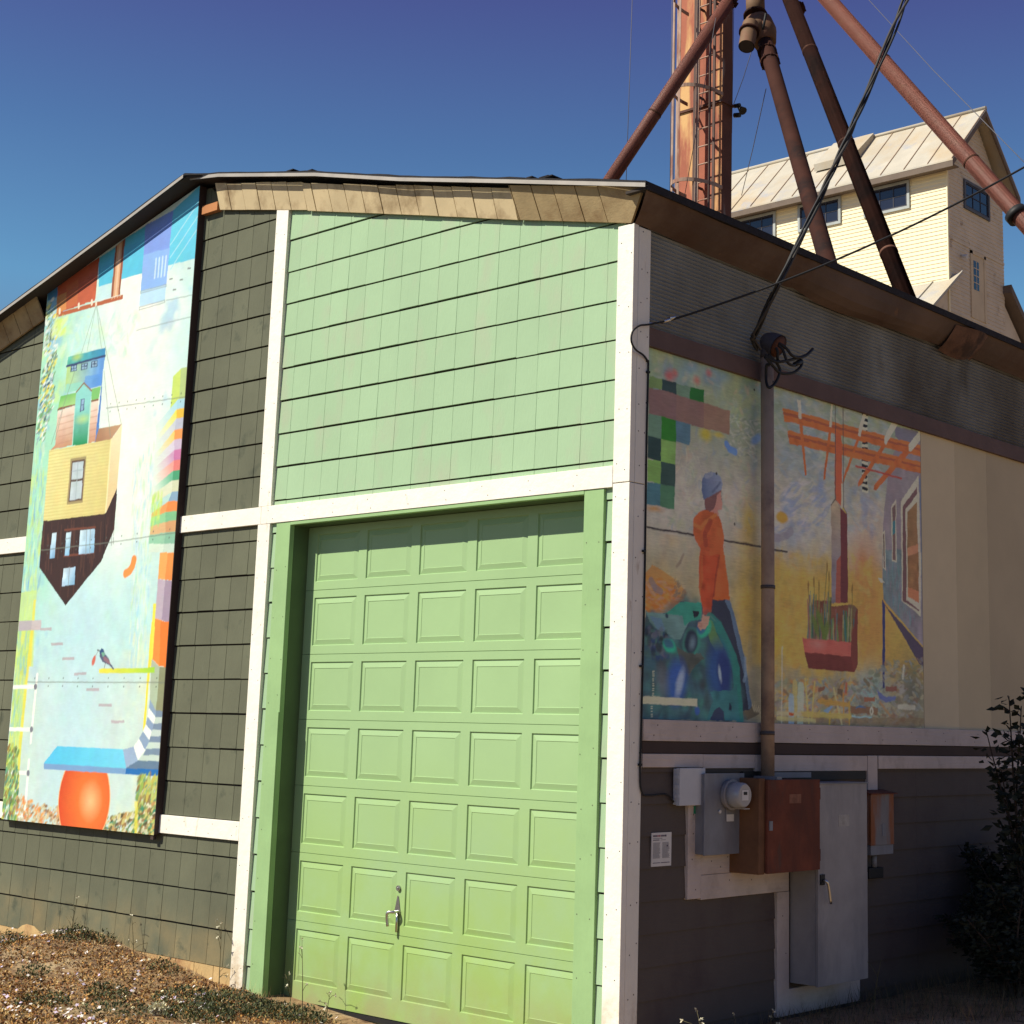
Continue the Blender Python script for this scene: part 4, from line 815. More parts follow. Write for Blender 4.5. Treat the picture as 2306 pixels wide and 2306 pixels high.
B.poly([('q',732,1160),('q',780,1095),('q',836,1165),('q',836,1960),('r',836,520),('r',740,520)], (140,124,110), c2=(104,96,110), d=(('q',800,1200),('r',770,200)), jit=.1); B.poly([('r',790,60),('r',840,0),('r',840,520),('r',780,520)], (132,64,46), al=.85); B.poly([('q',834,1168),('q',908,1245),('q',914,1950),('r',914,520),('r',836,520)], (88,44,48)); B.poly([('q',848,1165),('q',868,1170),('q',905,1245),('q',880,1225)], (190,170,90))
# hanging planter
P2('r', [(530,480),(740,505),(740,560),(920,540),(985,545),(1020,580),(1000,960),(520,920)], (104,64,52), jit=.15); P2('r', [(915,540),(985,545),(1010,575),(1000,720),(920,700)], (96,76,62))
for k in range(70):
    x = random.uniform(480,980); h = random.uniform(120,420)*(1.3 if x < 720 else .9); y = 930; c = random.choice([(66,96,60),(84,110,70),(46,92,100),(110,104,70),(120,80,84),(130,124,96),(60,72,50)])
    B.line(S2('r', [(x,y),(x+random.uniform(-25,25),y-h)]), c, random.uniform(.008,.022), .85)
for x0, x1, y in ((500,485,310),(560,545,260),(640,690,100),(700,712,200),(600,600,300),(960,962,330)): B.line(S2('r', [(x0,800),(x1,y)]), (104,92,52), .010); B.blob(('r',x1,y+30), .014, .05, (110,84,46), .9, .5)
for x, y in ((650,840),(610,700),(560,760),(680,820)): B.blob(('r',x,y), .035, .10, (84,98,48), .9, .4, random.uniform(-.5,.5))
P2('r', [(950,960),(1000,600),(1022,580),(1020,1190),(985,1275),(940,1270)], (98,50,46)); P2('r', [(418,898),(950,950),(946,1108),(442,1055)], (170,88,82), jit=.08); B.blob(('r',580,970), .16, .06, (196,140,136), .6, .9); P2('r', [(442,1055),(946,1108),(985,1275),(486,1236)], (92,44,42), jit=.06)
# debris along the bottom
B.dabs(520, S2('r', [(85,1380),(1000,1340),(960,1840),(85,1830)]), [(124,116,122),(130,120,100),(110,124,134),(176,150,76),(104,84,70),(150,140,110),(112,124,110),(180,130,80)], (.015,.06), (.2,.5), (-.7,.9), (.4,.85), .3)
B.dabs(420, S2('r', [(980,1400),(1300,1180),(1740,1100),(1740,1870),(960,1860)]), [(118,122,128),(100,108,110),(128,124,122),(104,94,84),(112,88,74),(92,98,86),(140,132,112)], (.015,.06), (.2,.5), (-.7,.5), (.35,.8), .3)
P2('r', [(85,1760),(1745,1770),(1745,1875),(85,1835)], (106,86,66), al=.6); P2('r', [(945,1640),(1240,1660),(1240,1740),(945,1720)], (110,80,62), al=.9)
for L, c, wd in (([(200,1000),(195,1830)], (186,180,170), .014), ([(340,1400),(340,1720)], (170,160,110), .06), ([(405,1440),(395,1830)], (160,170,160), .08), ([(300,1560),(300,1830)], (130,150,170), .07), ([(450,1350),(490,1830)], (206,190,120), .02), ([(555,1380),(520,1800)], (196,180,110), .02), ([(760,1450),(850,1840)], (206,196,150), .025), ([(865,1500),(870,1760)], (206,150,80), .02), ([(930,1600),(930,1840)], (206,170,80), .02), ([(720,1700),(715,1840)], (200,170,70), .02), ([(400,1730),(940,1755)], (206,186,110), .04), ([(600,1590),(930,1630)], (206,160,80), .035), ([(150,1720),(400,1730)], (180,170,140), .03), ([(150,1775),(560,1800)], (190,180,130), .03), ([(900,1400),(890,1490)], (150,80,60), .03), ([(1470,1650),(1635,1658)], (206,204,190), .04), ([(1525,1210),(1512,1335)], (190,186,176), .03), ([(1265,1600),(1370,1740)], (140,110,80), .025), ([(1095,1355),(1145,1410)], (96,84,66), .035)): B.line(S2('r', L), c, wd, .85)
for L, c in (([(1090,1545),(1210,1545),(1210,1595),(1090,1592)], (126,82,66)), ([(1330,1430),(1450,1432),(1448,1482),(1328,1480)], (112,74,66)), ([(590,1440),(670,1425),(660,1470),(590,1490)], (112,76,62)), ([(800,1455),(860,1460),(855,1525),(800,1520)], (96,80,66)), ([(275,1705),(330,1720),(325,1745),(275,1740)], (190,90,50)), ([(1225,1460),(1250,1480),(1330,1540),(1440,1530),(1420,1585),(1330,1600),(1260,1560)], (84,92,136)), ([(1010,1640),(1060,1640),(1130,1670),(1000,1665)], (66,94,130)), ([(640,1700),(720,1640),(760,1640),(700,1710)], (106,130,160)), ([(955,1740),(1170,1760),(1170,1775),(955,1760)], (140,170,180))): P2('r', L, c)
B.blob(('r',1172,1698), .03, .036, (200,198,186), 1, .2); B.blob(('r',1172,1698), .013, .018, (110,100,90), 1, .3)
# joint line
for L in ([('s',118,1612),('s',578,1692)], [('s',884,1744),('s',1245,1805)], [('q',70,1625),('q',255,1655)]): B.line(L, (40,34,40), .014)
for x, y in ((1180,255),(985,1575),(805,1080)): B.blob(('s',x,y), .012, .012, (40,38,36), 1, .3)
brushed(B, .0042, .075, 401)
mp = thing('mural_panel', (-.03, 2, 2.0), 'shaded side wall mural with a figure in orange hoodie, hanging planter and orange rafters', 'mural')
painted('painted_face', B, lambda U, Z: np.stack([np.full_like(U, XM), U, Z], -1), mat_paint, mp)
b = MB(); b.box(-.05, XM-.002, .174, 3.775, 2.0, 4.411); b.build('panel_edge', mat_frame, mp)
tb = thing('board_panel', (-.03, 7, 2.0), 'plain tan painted boards in three tones beside the shaded mural', 'wall panel')
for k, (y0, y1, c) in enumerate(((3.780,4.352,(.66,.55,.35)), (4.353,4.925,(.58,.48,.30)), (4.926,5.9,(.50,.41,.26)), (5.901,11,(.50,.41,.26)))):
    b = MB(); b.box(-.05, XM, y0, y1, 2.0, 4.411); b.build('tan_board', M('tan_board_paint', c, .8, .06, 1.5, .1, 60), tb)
# ================================================================== electrical gear on the side wall
mat_rust = M('rusty_orange_steel', (0.145,0.040,0.020), 0.85, 0.3, 5, 0.25, 60, col2=(0.09,0.03,0.018), m2=(4,0.42,0.65), st2=(1,1,.3), col3=(0.10,0.045,0.03), m3=(8,0.62,0.72), st3=(1,1,.3))
mat_gal = M('dull_galvanised_steel', (0.30,0.285,0.285), 0.6, 0.12, 4, 0.05, 40, metal=.2, col2=(0.20,0.195,0.21), m2=(3,0.5,0.7), st2=(1,1,.3))
mat_gal2 = M('blue_grey_painted_steel', (0.21,0.22,0.245), 0.6, 0.15, 4, metal=.2, col2=(0.16,0.15,0.16), m2=(3,0.5,0.7), st2=(1,1,.3))
mat_pvc = M('pale_grey_plastic', (0.50,0.51,0.53), 0.6, 0.06, 5)
mat_label = M('white_label', (0.6,0.58,0.55), 0.6); mat_green = M('green_sticker', (0.02,0.22,0.12), 0.6)
mat_glass = M('meter_glass', (0.30,0.31,0.33), 0.15, 0.05, 8, spec=.6)
def dbox(t, x1, y0, y1, z0, z1, mat, lid=.012, x0=0.0, body='enclosure', door='door', gap=.004, lidmat=None):
    b = MB(); b.box(x0, x1-lid-gap, y0, y1, z0, z1); o = b.build(body, mat, t, bevel=.004)
    b = MB(); b.box(x1-lid, x1, y0-.004, y1+.004, z0-.004, z1+.004); b.box(x1-lid-gap, x1-lid, y0+.004, y1-.004, z0+.004, z1-.004); d = b.build(door, lidmat or mat, t, bevel=.004); return o, d
t = thing('utility_box', (.03, .63, 1.46), 'pale grey plastic utility box on the wall at the left of the electric meter', 'utility box')
dbox(t, .058, .496, .758, 1.466, 1.692, mat_pvc, .03, body='box_body', door='lid')
for z in (1.52, 1.58, 1.64): b = MB(); b.box(.02, .05, .488, .496, z-.012, z+.012); b.build('latch', mat_pvc, t)
b = MB(); b.box(.012, .014, .70, .752, 1.405, 1.455); b.build('sticker', mat_green, t)
t = thing('electric_meter', (.03, .94, 1.15), 'round glass electric meter on a blue grey steel panel beside the rusty box', 'electric meter')
o, d = dbox(t, .088, .72, 1.150, 1.150, 1.66, mat_gal2, .012, body='meter_panel', door='cover')
c = Vector((.085, .975, 1.527))
b = MB(); b.tube([c, c+Vector((.03,0,0))], .092, 28); b.tube([c+Vector((.03,0,0)), c+Vector((.042,0,0))], [.099,.099], 28); b.build('meter_ring', mat_gal, t)
b = MB(); b.tube([c+Vector((.042,0,0)), c+Vector((.08,0,0)), c+Vector((.125,0,0)), c+Vector((.138,0,0))], [.084,.083,.080,.070], 28); b.build('glass_dome', mat_glass, t)
b = MB(); b.box(.2235, .2250, .94, 1.01, 1.495, 1.56); b.box(.2252,.2258,.955,.995,1.53,1.55,1); b.build('dial_plate', [mat_label, mat_black], t)
b = MB(); b.box(.09, .093, .94, 1.05, 1.36, 1.44); b.box(.093, .0945, .95, 1.03, 1.355, 1.40, 1); b.tube([(.09,.875,1.42),(.098,.875,1.42)], .012, 10, 1); b.build('seal_plate', [mat_gal2, mat_label], t)
b = MB(); b.box(.088, .2, 1.0, 1.06, 1.437, 1.441); b.build('meter_tag', mat_label, t)
t = thing('junction_box', (.13, 1.45, 1.02), 'large orange rusty steel box between the meter and the tall cabinet', 'electrical box')
TJ = t
dbox(t, .268, 1.170, 1.79, 1.028, 1.622, mat_rust, .02, body='enclosure', door='door')
b = MB(); b.box(.0, .245, 1.10, 1.169, 1.02, 1.635); b.build('side_flange', M('brown_rusty_steel', (.16,.075,.035), .85, .3, 5, col2=(.07,.035,.022), m2=(5,.5,.65), st2=(1,1,.3)), t, bevel=.004)
b = MB(); b.box(.06, .25, 1.30, 1.36, 1.625, 1.645); b.box(.0, .03, 1.55, 2.05, 1.628, 1.665); b.build('top_bracket', mat_gal2, t)
t = thing('electrical_cabinet', (.12, 2.13, .25), 'tall grey steel cabinet with a lever handle beside the rusty box', 'electrical cabinet')
TC = t
o, d = dbox(t, .235, 1.825, 2.458, .25, 1.588, mat_gal, .022); under(d)
b = MB(); b.box(.235, .243, 1.842, 1.895, .915, .985, 1); b.tube(crv([(.243,1.872,.945),(.268,1.875,.94),(.272,1.895,.90),(.27,1.925,.79)], 5), .0095, 8); b.build('handle', [mat_steel, mat_black], d)
b = MB(); b.box(.0, .245, 1.82, 2.475, 1.5925, 1.600); b.build('drip_top', mat_gal2, t)
t = thing('breaker_box', (.06, 2.87, 1.06), 'small rust streaked grey breaker box at the right of the tall cabinet', 'electrical box')
mat_bk = M('rust_streaked_grey_steel', (.20,.19,.19), .7, .15, 4, col2=(.25,.09,.035), m2=(3.5,.42,.56), st2=(1,1.5,.25))
dbox(t, .12, 2.712, 3.03, 1.142, 1.505, mat_bk, .015, body='enclosure', door='door')
b = MB(); b.box(0, .115, 2.712, 3.03, 1.068, 1.138); b.build('lower_cover', mat_gal2, t, bevel=.003)
b = MB(); b.hexa([(0,2.69,1.512),(.14,2.69,1.506),(.14,3.06,1.506),(0,3.06,1.512),(0,2.69,1.535),(.14,2.69,1.512),(.14,3.06,1.512),(0,3.06,1.535)]); b.build('rain_hood', mat_rust, t)
b = MB(); b.box(.12, .124, 2.86, 2.905, 1.20, 1.29); b.build('latch', mat_gal2, t)
b = MB(); b.tube([(.05,2.86,1.066),(.05,2.86,.975)], .022, 12); b.build('conduit', mat_gal2, t)
b = MB(); b.box(.0, .07, 2.76, 2.965, .895, .972); b.build('outlet_box', mat_black, t, bevel=.006)
# small fittings on the boxes
for z in (1.12, 1.53):
    b = MB(); b.tube([(.258,1.800,z-.04),(.258,1.800,z+.04)], .009, 8); b.build('hinge', mat_rust, TJ)
b = MB(); b.box(.268, .276, 1.182, 1.215, 1.30, 1.36); b.build('hasp', mat_gal2, TJ)
b = MB(); b.box(.268, .2695, 1.42, 1.56, 1.47, 1.53); b.build('faded_label', M('faded_label_paint', (.20,.085,.05), .8, .3, 20), TJ)
for z in (.40, .92, 1.44):
    b = MB(); b.tube([(.222,2.468,z-.05),(.222,2.468,z+.05)], .009, 8); b.build('hinge', mat_gal2, TC)
b = MB(); b.box(.235, .2365, 2.08, 2.22, 1.30, 1.38); b.build('faded_label', M('faded_grey_label', (.36,.34,.31), .7, .2, 20), TC)
# printed notice
t = thing('notice_sign', (0, .388, 1.09), 'small white printed notice with two text columns under the utility box', 'sign')
b = MB(); b.box(-.006, .001, .288, .487, 1.091, 1.297); b.build('sign_board', M('white_sign_board', (.62,.60,.57), .5), t)
mat_ink = M('grey_text_ink', (.20,.18,.20), .7); mat_ink2 = M('dark_text_ink', (.08,.06,.10), .7); mat_ink3 = M('red_text_ink', (.28,.06,.09), .7)
def yz(u, v): return (lerp(.288,.487,u), lerp(1.297,1.091,v))
b = MB()
def bar(u0, u1, v0, v1, m): 
    (ya, za), (yb, zb) = yz(u0, v1), yz(u1, v0); b.box(.0012, .0018, ya, yb, za, zb, m)
for u in (.06,.11,.16,.21): bar(u, u+.036, .07, .125, 1)
for u in (.26,.31,.36,.40): bar(u, u+.030, .07, .125, 2)
for u in (.46,.52,.58,.64,.69): bar(u, u+.042, .07, .125, 1)
bar(.06,.40,.165,.18,0); bar(.42,.52,.165,.18,1); bar(.06,.38,.205,.235,0); bar(.44,.70,.215,.228,0)
for k in range(19):
    v = .295+.025*k; bar(.06, .42+random.uniform(-.05,.02), v, v+.012, 0); bar(.53, .90+random.uniform(-.08,.02), v, v+.012, 0)
bar(.06,.42,.885,.905,1); bar(.46,.92,.885,.905,1)
b.disc((.0020, lerp(.288,.487,.78), lerp(1.297,1.091,.40)), (1,0,0), .006, 10, 1)
b.build('printed_text', [mat_ink, mat_ink2, mat_ink3], t)

# ================================================================== service mast and cables
mat_pipe = M('tan_painted_conduit', (0.36,0.26,0.19), 0.7, 0.15, 3, 0.1, 40, col2=(.19,.13,.11), m2=(4,.5,.7))
sm_ = thing('service_mast', (.07, 1.45, 1.63), 'tan conduit pipe with a domed weatherhead rising over the shaded mural', 'conduit mast')
b = MB(); b.tube([(.07,1.452,1.60),(.07,1.445,3.0),(.07,1.425,4.60)], .047, 18); b.build('pipe', mat_pipe, sm_)
mat_strap = M('dark_strap', (.07,.06,.06), .6)
for z in (2.93, 1.93, 4.38): b = MB(); b.tube([(.07,1.446,z-.012),(.07,1.446,z+.012)], .0515, 18); b.build('pipe_strap', mat_strap, sm_)
# weatherhead: a hood leaning away from the wall
hc = Vector((.11, 1.43, 4.665)); hd = Vector((.78, .05, -.45)).normalized()
b = MB(); P = []
for k in range(9):
    a = k/8*math.pi/2; P.append((hc-hd*.09+hd*.15*(1-math.cos(a)), .02+.066*math.sin(a)))
b.tube([p for p, r in P], [r for p, r in P], 22, cap=False)
b.tube([hc+hd*.06, hc+hd*.062], [.080, .02], 18, 1)
b.tube([(.07,1.427,4.56),(.075,1.43,4.66)], .052, 16)
b.build('weatherhead', [M('dark_grey_cast_metal', (.065,.06,.07), .55, .15, 8), M('rusty_hood_opening', (.14,.05,.025), .9)], sm_)
hp = lambda x, y, d=.0: on_x(1650+x*.103520, 700+y*.103520, .16+d)
def loops(L, r=.011):
    for pts, dd in L:
        b = MB(); b.tube(crv([hp(x, y, d_) for (x, y), d_ in zip(pts, dd)], 6), r, 8); b.build('wire', mat_black, sm_)
loops([([(1000,700),(1150,800),(1280,960),(1400,1010),(1560,990),(1680,900),(1740,830)], (.05,.08,.1,.1,.1,.08,.05)),
       ([(990,740),(1090,850),(1150,1020),(1210,1140),(1320,1185),(1400,1120),(1480,1085)], (.05,.07,.08,.08,.08,.06,.05)),
       ([(940,800),(980,900),(975,1050),(1000,1090)], (.05,.06,.05,.04)),
       ([(700,960),(820,1060),(960,1110),(1150,1090),(1400,1030),(1600,960),(1720,850)], (.02,.04,.06,.08,.08,.07,.05)),
       ([(760,960),(900,1070),(980,1170),(1030,1290),(1000,1420),(920,1580),(790,1670),(735,1560),(725,1400),(740,1180),(800,1190)], (.03,.05,.05,.05,.05,.04,.03,.0,-.02,0,.02)),
       ([(1480,1090),(1510,1120),(1470,1230),(1330,1340),(1150,1370),(1000,1330),(860,1180),(700,1000)], (.05,.06,.07,.07,.06,.05,.04,.02))], .0105)
b = MB(); b.tube([hp(1340,1170,.07), hp(1480,1100,.06)], [.016,.022], 10); b.build('splice_cover', mat_black, sm_)
# twisted service drop coming from a pole beyond the right edge
end = sight(2075, -90, 11.2); a0 = hp(440, 650, .02); a1 = hp(520, 430, .10); a2 = sight(1752, 640, 10.45)
ctrl = [hp(570,830,.0), a0, hp(455,560,.06), a1, a2]; base_ = crv(ctrl, 8)[:-1]; far = []
for k in range(41):
    s_ = k/40; p = a2.lerp(end, s_); far.append(p-Vector((0,0,.22*4*s_*(1-s_)*.35)))
path = base_+far
t = thing('service_cable', tuple(a0), 'thick twisted black power cable running up from the weatherhead across the sky', 'cable')
acc = 0; S = [0]
for p, q in zip(path, path[1:]): acc += (q-p).length; S.append(acc)
dn = [];
for k in range(260):
    s_ = acc*k/259; i = max(j for j in range(len(S)) if S[j] <= s_+1e-9); i = min(i, len(path)-2); f = (s_-S[i])/max(S[i+1]-S[i], 1e-6); dn.append(path[i].lerp(path[i+1], f))
for st in range(3):
    b = MB(); pts = []
    for k, p in enumerate(dn):
        d = (dn[min(k+1,259)]-dn[max(k-1,0)]).normalized(); a = d.orthogonal().normalized(); c = d.cross(a); ang = k/259*acc*5.2+st*2.094+.8*math.sin(k*.05)
        r = .0135+.010*max(0, math.sin(k*.031+st))**2*(k > 60); pts.append(p+(a*math.cos(ang)+c*math.sin(ang))*r)
    b.tube(pts, .0105 if st < 2 else .0085, 8); b.build('cable_strand', [mat_black, M('faded_black_rubber', (.04,.035,.032), .7), mat_black][st], t)
# telephone line anchored to the corner trim
cl = on_x(1490, 727, .03); e2 = sight(2380, 334, 10.9)
pts = [cl.lerp(e2, k/30)-Vector((0,0,.10*4*(k/30)*(1-k/30))) for k in range(31)]
t = thing('telephone_cable', tuple(cl), 'thin black telephone line clamped to the corner post and running down beside it', 'cable')
b = MB(); b.tube(pts, .0075, 8); b.build('overhead_line', mat_black, t)
b = MB(); b.tube([cl+Vector((0,.0,.0)), cl.lerp(e2, .02)], [.008,.016], 8); b.tube([cl.lerp(e2,.02), cl.lerp(e2,.035)], [.016,.008], 8); b.tube([Vector((.0,cl.y-.10,cl.z-.02)), cl], .006, 6); b.build('wedge_clamp', mat_steel, t)
kx = lambda x, y, d=.012: on_x(900+x*.310559, 380+y*.310559, d)
dp = crv([cl.lerp(e2,.008), kx(1800,1130,.03), kx(1740,1138,.03), kx(1690,1180,.035), kx(1680,1250,.035), kx(1710,1310,.03), kx(1765,1350,.02), kx(1797,1395,.012), kx(1803,1450), on_x(1456,1000,.010), on_x(1452,1300,.010), on_x(1445,1600,.012), on_x(1441.5,1740,.012), on_x(1446,1785,.012), on_x(1463,1791,.012), on_x(1500,1789,.012), on_x(1517,1806,.012)], 8)
b = MB(); b.tube(dp, .0065, 8); b.build('drop_line', mat_black, t)
for px, py in ((1458,838),(1449,1241),(1443,1500),(1440,1722)): q = on_x(px, py, .008); b = MB(); b.box(.004, .022, q.y-.012, q.y+.012, q.z-.007, q.z+.007); b.build('cable_clip', mat_black, t)

# ================================================================== rusty grain leg with ladder
TD = 24.5
cxyz = lambda x, y: (1480+x*.258844, y*.258844)
K = sight(*cxyz(553,1700), TD); TX, TY = K.x, K.y
ty = lambda x, y, d=0: on_y(*cxyz(x, y), TY+d)
xl = ty(190, 900).x; xr = TX; yb = on_x(*cxyz(645,1500), TX).y
mat_leg = M('peeling_rust_red_steel', (0.33,0.105,0.06), 0.8, 0.25, 1.2, 0.15, 30, col2=(0.60,0.36,0.15), m2=(1.5,0.52,0.64), st2=(1.6,1.6,.28), col3=(0.16,0.055,0.035), m3=(3,0.58,0.70), st3=(2,2,.2))
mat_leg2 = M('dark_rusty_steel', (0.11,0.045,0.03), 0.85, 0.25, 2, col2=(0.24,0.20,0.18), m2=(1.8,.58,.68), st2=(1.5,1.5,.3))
mat_lad = M('weathered_grey_ladder_steel', (0.36,0.25,0.19), 0.7, 0.2, 3, col2=(.22,.085,.05), m2=(3,.5,.65), st2=(1,1,.4))
mat_ladd = M('dark_ladder_steel', (0.10,0.06,0.05), 0.8, 0.2, 3)
tw = thing('grain_leg_tower', (lerp(xl,xr,.5), TY, 0), 'tall rusty square grain leg with a caged ladder rising behind the warehouse roof', 'grain tower')
ZT = 18.6
b = MB(); mx = ty(350, 900).x
b.box(xl, mx, TY, yb, -.1, ZT); b.box(mx+.012, xr, TY+.01, yb-.004, -.1, ZT)
b.build('casing', mat_leg, tw)
b = MB(); b.box(xr+.002, xr+.006, TY+.012, yb, -.1, ZT); b.build('shade_side_panel', mat_leg2, tw)  # thin dark sheet that puts the shade of this side into its colour
fz = ty(300, 955).z
for k in range(-3, 4):
    z = fz+k*2.75; b = MB(); b.box(xl-.03, xr+.03, TY-.03, yb+.03, z-.02, z+.02); b.build('flange', mat_leg2, tw)
LY = TY-.16; lx0, lx1 = on_y(*cxyz(352,900), LY).x, on_y(*cxyz(494,900), LY).x
b = MB(); b.box(lx0-.05, lx0+.03, LY-.012, LY+.012, 6, ZT); b.build('ladder_rail', mat_lad, tw)
b = MB(); b.box(lx1-.022, lx1+.022, LY-.012, LY+.012, 6, ZT); b.build('ladder_rail', mat_ladd, tw)
z = 7.0+.02
while z < ZT:
    b = MB(); b.tube([(lx0,LY,z),(lx1,LY,z)], .0125, 8); b.build('rung', mat_lad, tw); z += .305
z = 7.5
while z < ZT:
    for q_ in (lx0, lx1): b = MB(); b.box(q_-.01, q_+.01, LY+.012, TY, z, z+.04); b.build('standoff', mat_ladd, tw)
    z += 1.55
hx0 = (lx0+lx1)/2
def hoop(z):
    P = []
    for k in range(25):
        a = math.pi*k/24; P.append((hx0-.36*math.cos(a), LY-.02-.70*math.sin(a)**.8, z))
    return P
zh = [TY*0+ty(300,955).z+.02+1.58*k for k in range(-3, 4)]
for z in zh:
    P = hoop(z); b = MB()
    for p, q in zip(P, P[1:]):
        d = Vector(q)-Vector(p); nrm = Vector((-d.y, d.x, 0)).normalized()*.006
        b.hexa([Vector(p)-nrm-Vector((0,0,.03)), Vector(q)-nrm-Vector((0,0,.03)), Vector(q)+nrm-Vector((0,0,.03)), Vector(p)+nrm-Vector((0,0,.03)), Vector(p)-nrm+Vector((0,0,.03)), Vector(q)-nrm+Vector((0,0,.03)), Vector(q)+nrm+Vector((0,0,.03)), Vector(p)+nrm+Vector((0,0,.03))])
    b.build('cage_hoop', mat_lad, tw)
for k in (3, 7, 12, 17, 21):
    p = hoop(0)[k]; b = MB(); b.box(p[0]-.02, p[0]+.02, p[1]+.008, p[1]+.016, zh[0], ZT); b.build('cage_strap', mat_lad if k < 14 else mat_ladd, tw)
q = on_x(*cxyz(668,955), TX); b = MB(); b.tube([(TX+.01,q.y,q.z+.06),(TX+.12,q.y,q.z+.05)], .035, 10); b.tube([(TX+.10,q.y,q.z+.02),(TX+.20,q.y-.02,q.z-.08)], [.03,.07], 10); b.tube([(TX+.01,q.y,q.z-.1),(TX+.12,q.y,q.z-.12)], .04, 10)
b.build('flood_lamp', mat_black, tw)
# ------------------------------------------------------------------ spouts
HUB = sight(1725, -123, 24.3)
mat_sp = M('red_brown_spout_steel', (0.235,0.082,0.056), 0.62, 0.12, 2, 0.06, 30, col2=(0.25,0.11,0.07), m2=(9,.55,.7), spec=.5)
mat_sp2 = M('shaded_brown_spout_steel', (0.045,0.018,0.013), 0.85, 0.25, 1.5, col2=(.022,.013,.012), m2=(2,.5,.65), col3=(.085,.038,.02), m3=(4,.64,.72), spec=.1)  # steel with the shade of undersides seen from below put into its colour
mat_sp3 = M('tan_rusted_spout_steel', (0.15,0.085,0.045), 0.75, 0.25, 2.5, col2=(.17,.08,.045), m2=(4,.5,.62), st2=(1,1,.4))
mat_seam = M('rusty_weld_seam', (.12,.05,.03), .8, .3, 6)
def flange(b, p, d, r, bolts=True, w=.02):
    d = d.normalized(); b.tube([p-d*w, p+d*w], r*1.28, 16)
    if bolts:
        a = d.orthogonal().normalized(); c = d.cross(a)
        for k in range(8):
            q = p+(a*math.cos(k*.785)+c*math.sin(k*.785))*r*1.22; b.tube([q-d*w*2.2, q+d*w*2.2], .016, 6)
def spout(label, top, bot, r, mat, fl=(), extend=0, sag=0.):
    d = (bot-top).normalized(); end_ = bot+d*extend
    t = thing('grain_spout', tuple(end_), label, 'grain spout', 'rusty spouts fanning out from the grain leg')
    b = MB(); Lp = (end_-top).length; b.tube([top, end_], r, 22)
    q_ = .9
    while q_ < Lp: p_ = top+d*q_; b.tube([p_-d*.018, p_-d*.012, p_+d*.012, p_+d*.018], [r, r*1.045, r*1.045, r], 22, 1, cap=False); q_ += 2.45; b.build('pipe', [mat, mat_seam], t)
    if fl:
        for f in fl: b = MB(); flange(b, f, d, r); b.build('flange', mat_sp2, t)
    return t
P1_ = sight(1378, 401, 22.9); spout('slanting red brown spout passing in front of the grain leg down to the left', sight(1722,-118,23.3), P1_, .108, mat_sp, fl=(sight(1642,2,23.2),), extend=1.6)
P4_ = sight(2292, 482, 22.0); t4 = spout('long sunlit red brown spout slanting down to the right past the cream tower', HUB+Vector((.15,.1,.05)), P4_, .126, mat_sp, extend=9)
b = MB(); d = (P4_-HUB).normalized(); q = sight(2290,484,22.0); b.tube([q-d*.05, q+d*.05], .165, 20); b.build('collar', mat_black, t4)
P3_ = sight(2013, 599, 19.6); spout('straight shaded brown spout crossing in front of the cream tower, right of the diverter spout', HUB+Vector((.05,0,0)), P3_, .116, mat_sp2, fl=(sight(1793,22,23.9),), extend=1.2)
# the spout with a diverter valve near its top
j0 = sight(1722, 92, 23.4); P2_ = sight(1865, 594, 19.6); d = (P2_-j0).normalized()
t = thing('grain_spout', tuple(P2_+d*1.2), 'shaded brown spout with a bulky diverter valve and open stub near its top', 'grain spout', 'rusty spouts fanning out from the grain leg')
b = MB(); b.tube([j0.lerp(P2_+d*1.2, k/14) for k in range(15)], .116, 22); b.build('pipe', mat_sp2, t)
tp = sight(1700, -20, 23.8); b = MB(); b.tube([HUB, tp], .15, 18); b.tube([tp, sight(1702,38,23.6)], .15, 20); b.build('upper_pipe', mat_sp3, t)
b = MB(); b.tube([sight(1702,38,23.6), sight(1706,52,23.6), sight(1716,75,23.5), sight(1724,100,23.4)], [.17,.23,.235,.17], 18)
b.tube([sight(1712,50,23.5), sight(1692,70,23.3)], .15, 18); b.build('diverter', mat_sp3, t)
s0, s1 = sight(1690, 55, 23.2), sight(1681, 105, 22.95); b = MB(); b.tube([s0, s1], .125, 22, cap=False); b.tube([s1, s0.lerp(s1,.4)], .112, 20, 1, cap=True); b.build('stub_pipe', [mat_sp3, mat_under], t)
for f, dd, r_, bo in ((sight(1701,36,23.6), tp-sight(1702,38,23.6), .15, False), (s0.lerp(s1,.35), s1-s0, .125, False), (sight(1728,118,23.2), d, .118, True), (sight(1734,140,23.0), d, .118, True)):
    b = MB(); flange(b, f, dd, r_, bo); b.build('flange', mat_sp2, t)
b = MB(); b.tube([sight(1716,78,23.3), sight(1725,30,23.2)], .02, 6); b.build('lever', mat_black, t)
# distributor that the spouts leave from (above the frame)
b = MB(); b.tube([HUB+Vector((0,0,-.2)), HUB+Vector((0,0,.5)), HUB+Vector((0,0,1.2)), HUB+Vector((-.3,0,2.2))], [.5,.5,.2,.2], 20); b.tube([HUB+Vector((0,0,1.1)), Vector((xr-.3, (TY+yb)/2, HUB.z+2.4))], .18, 14)
b.build('distributor', mat_leg2, tw)
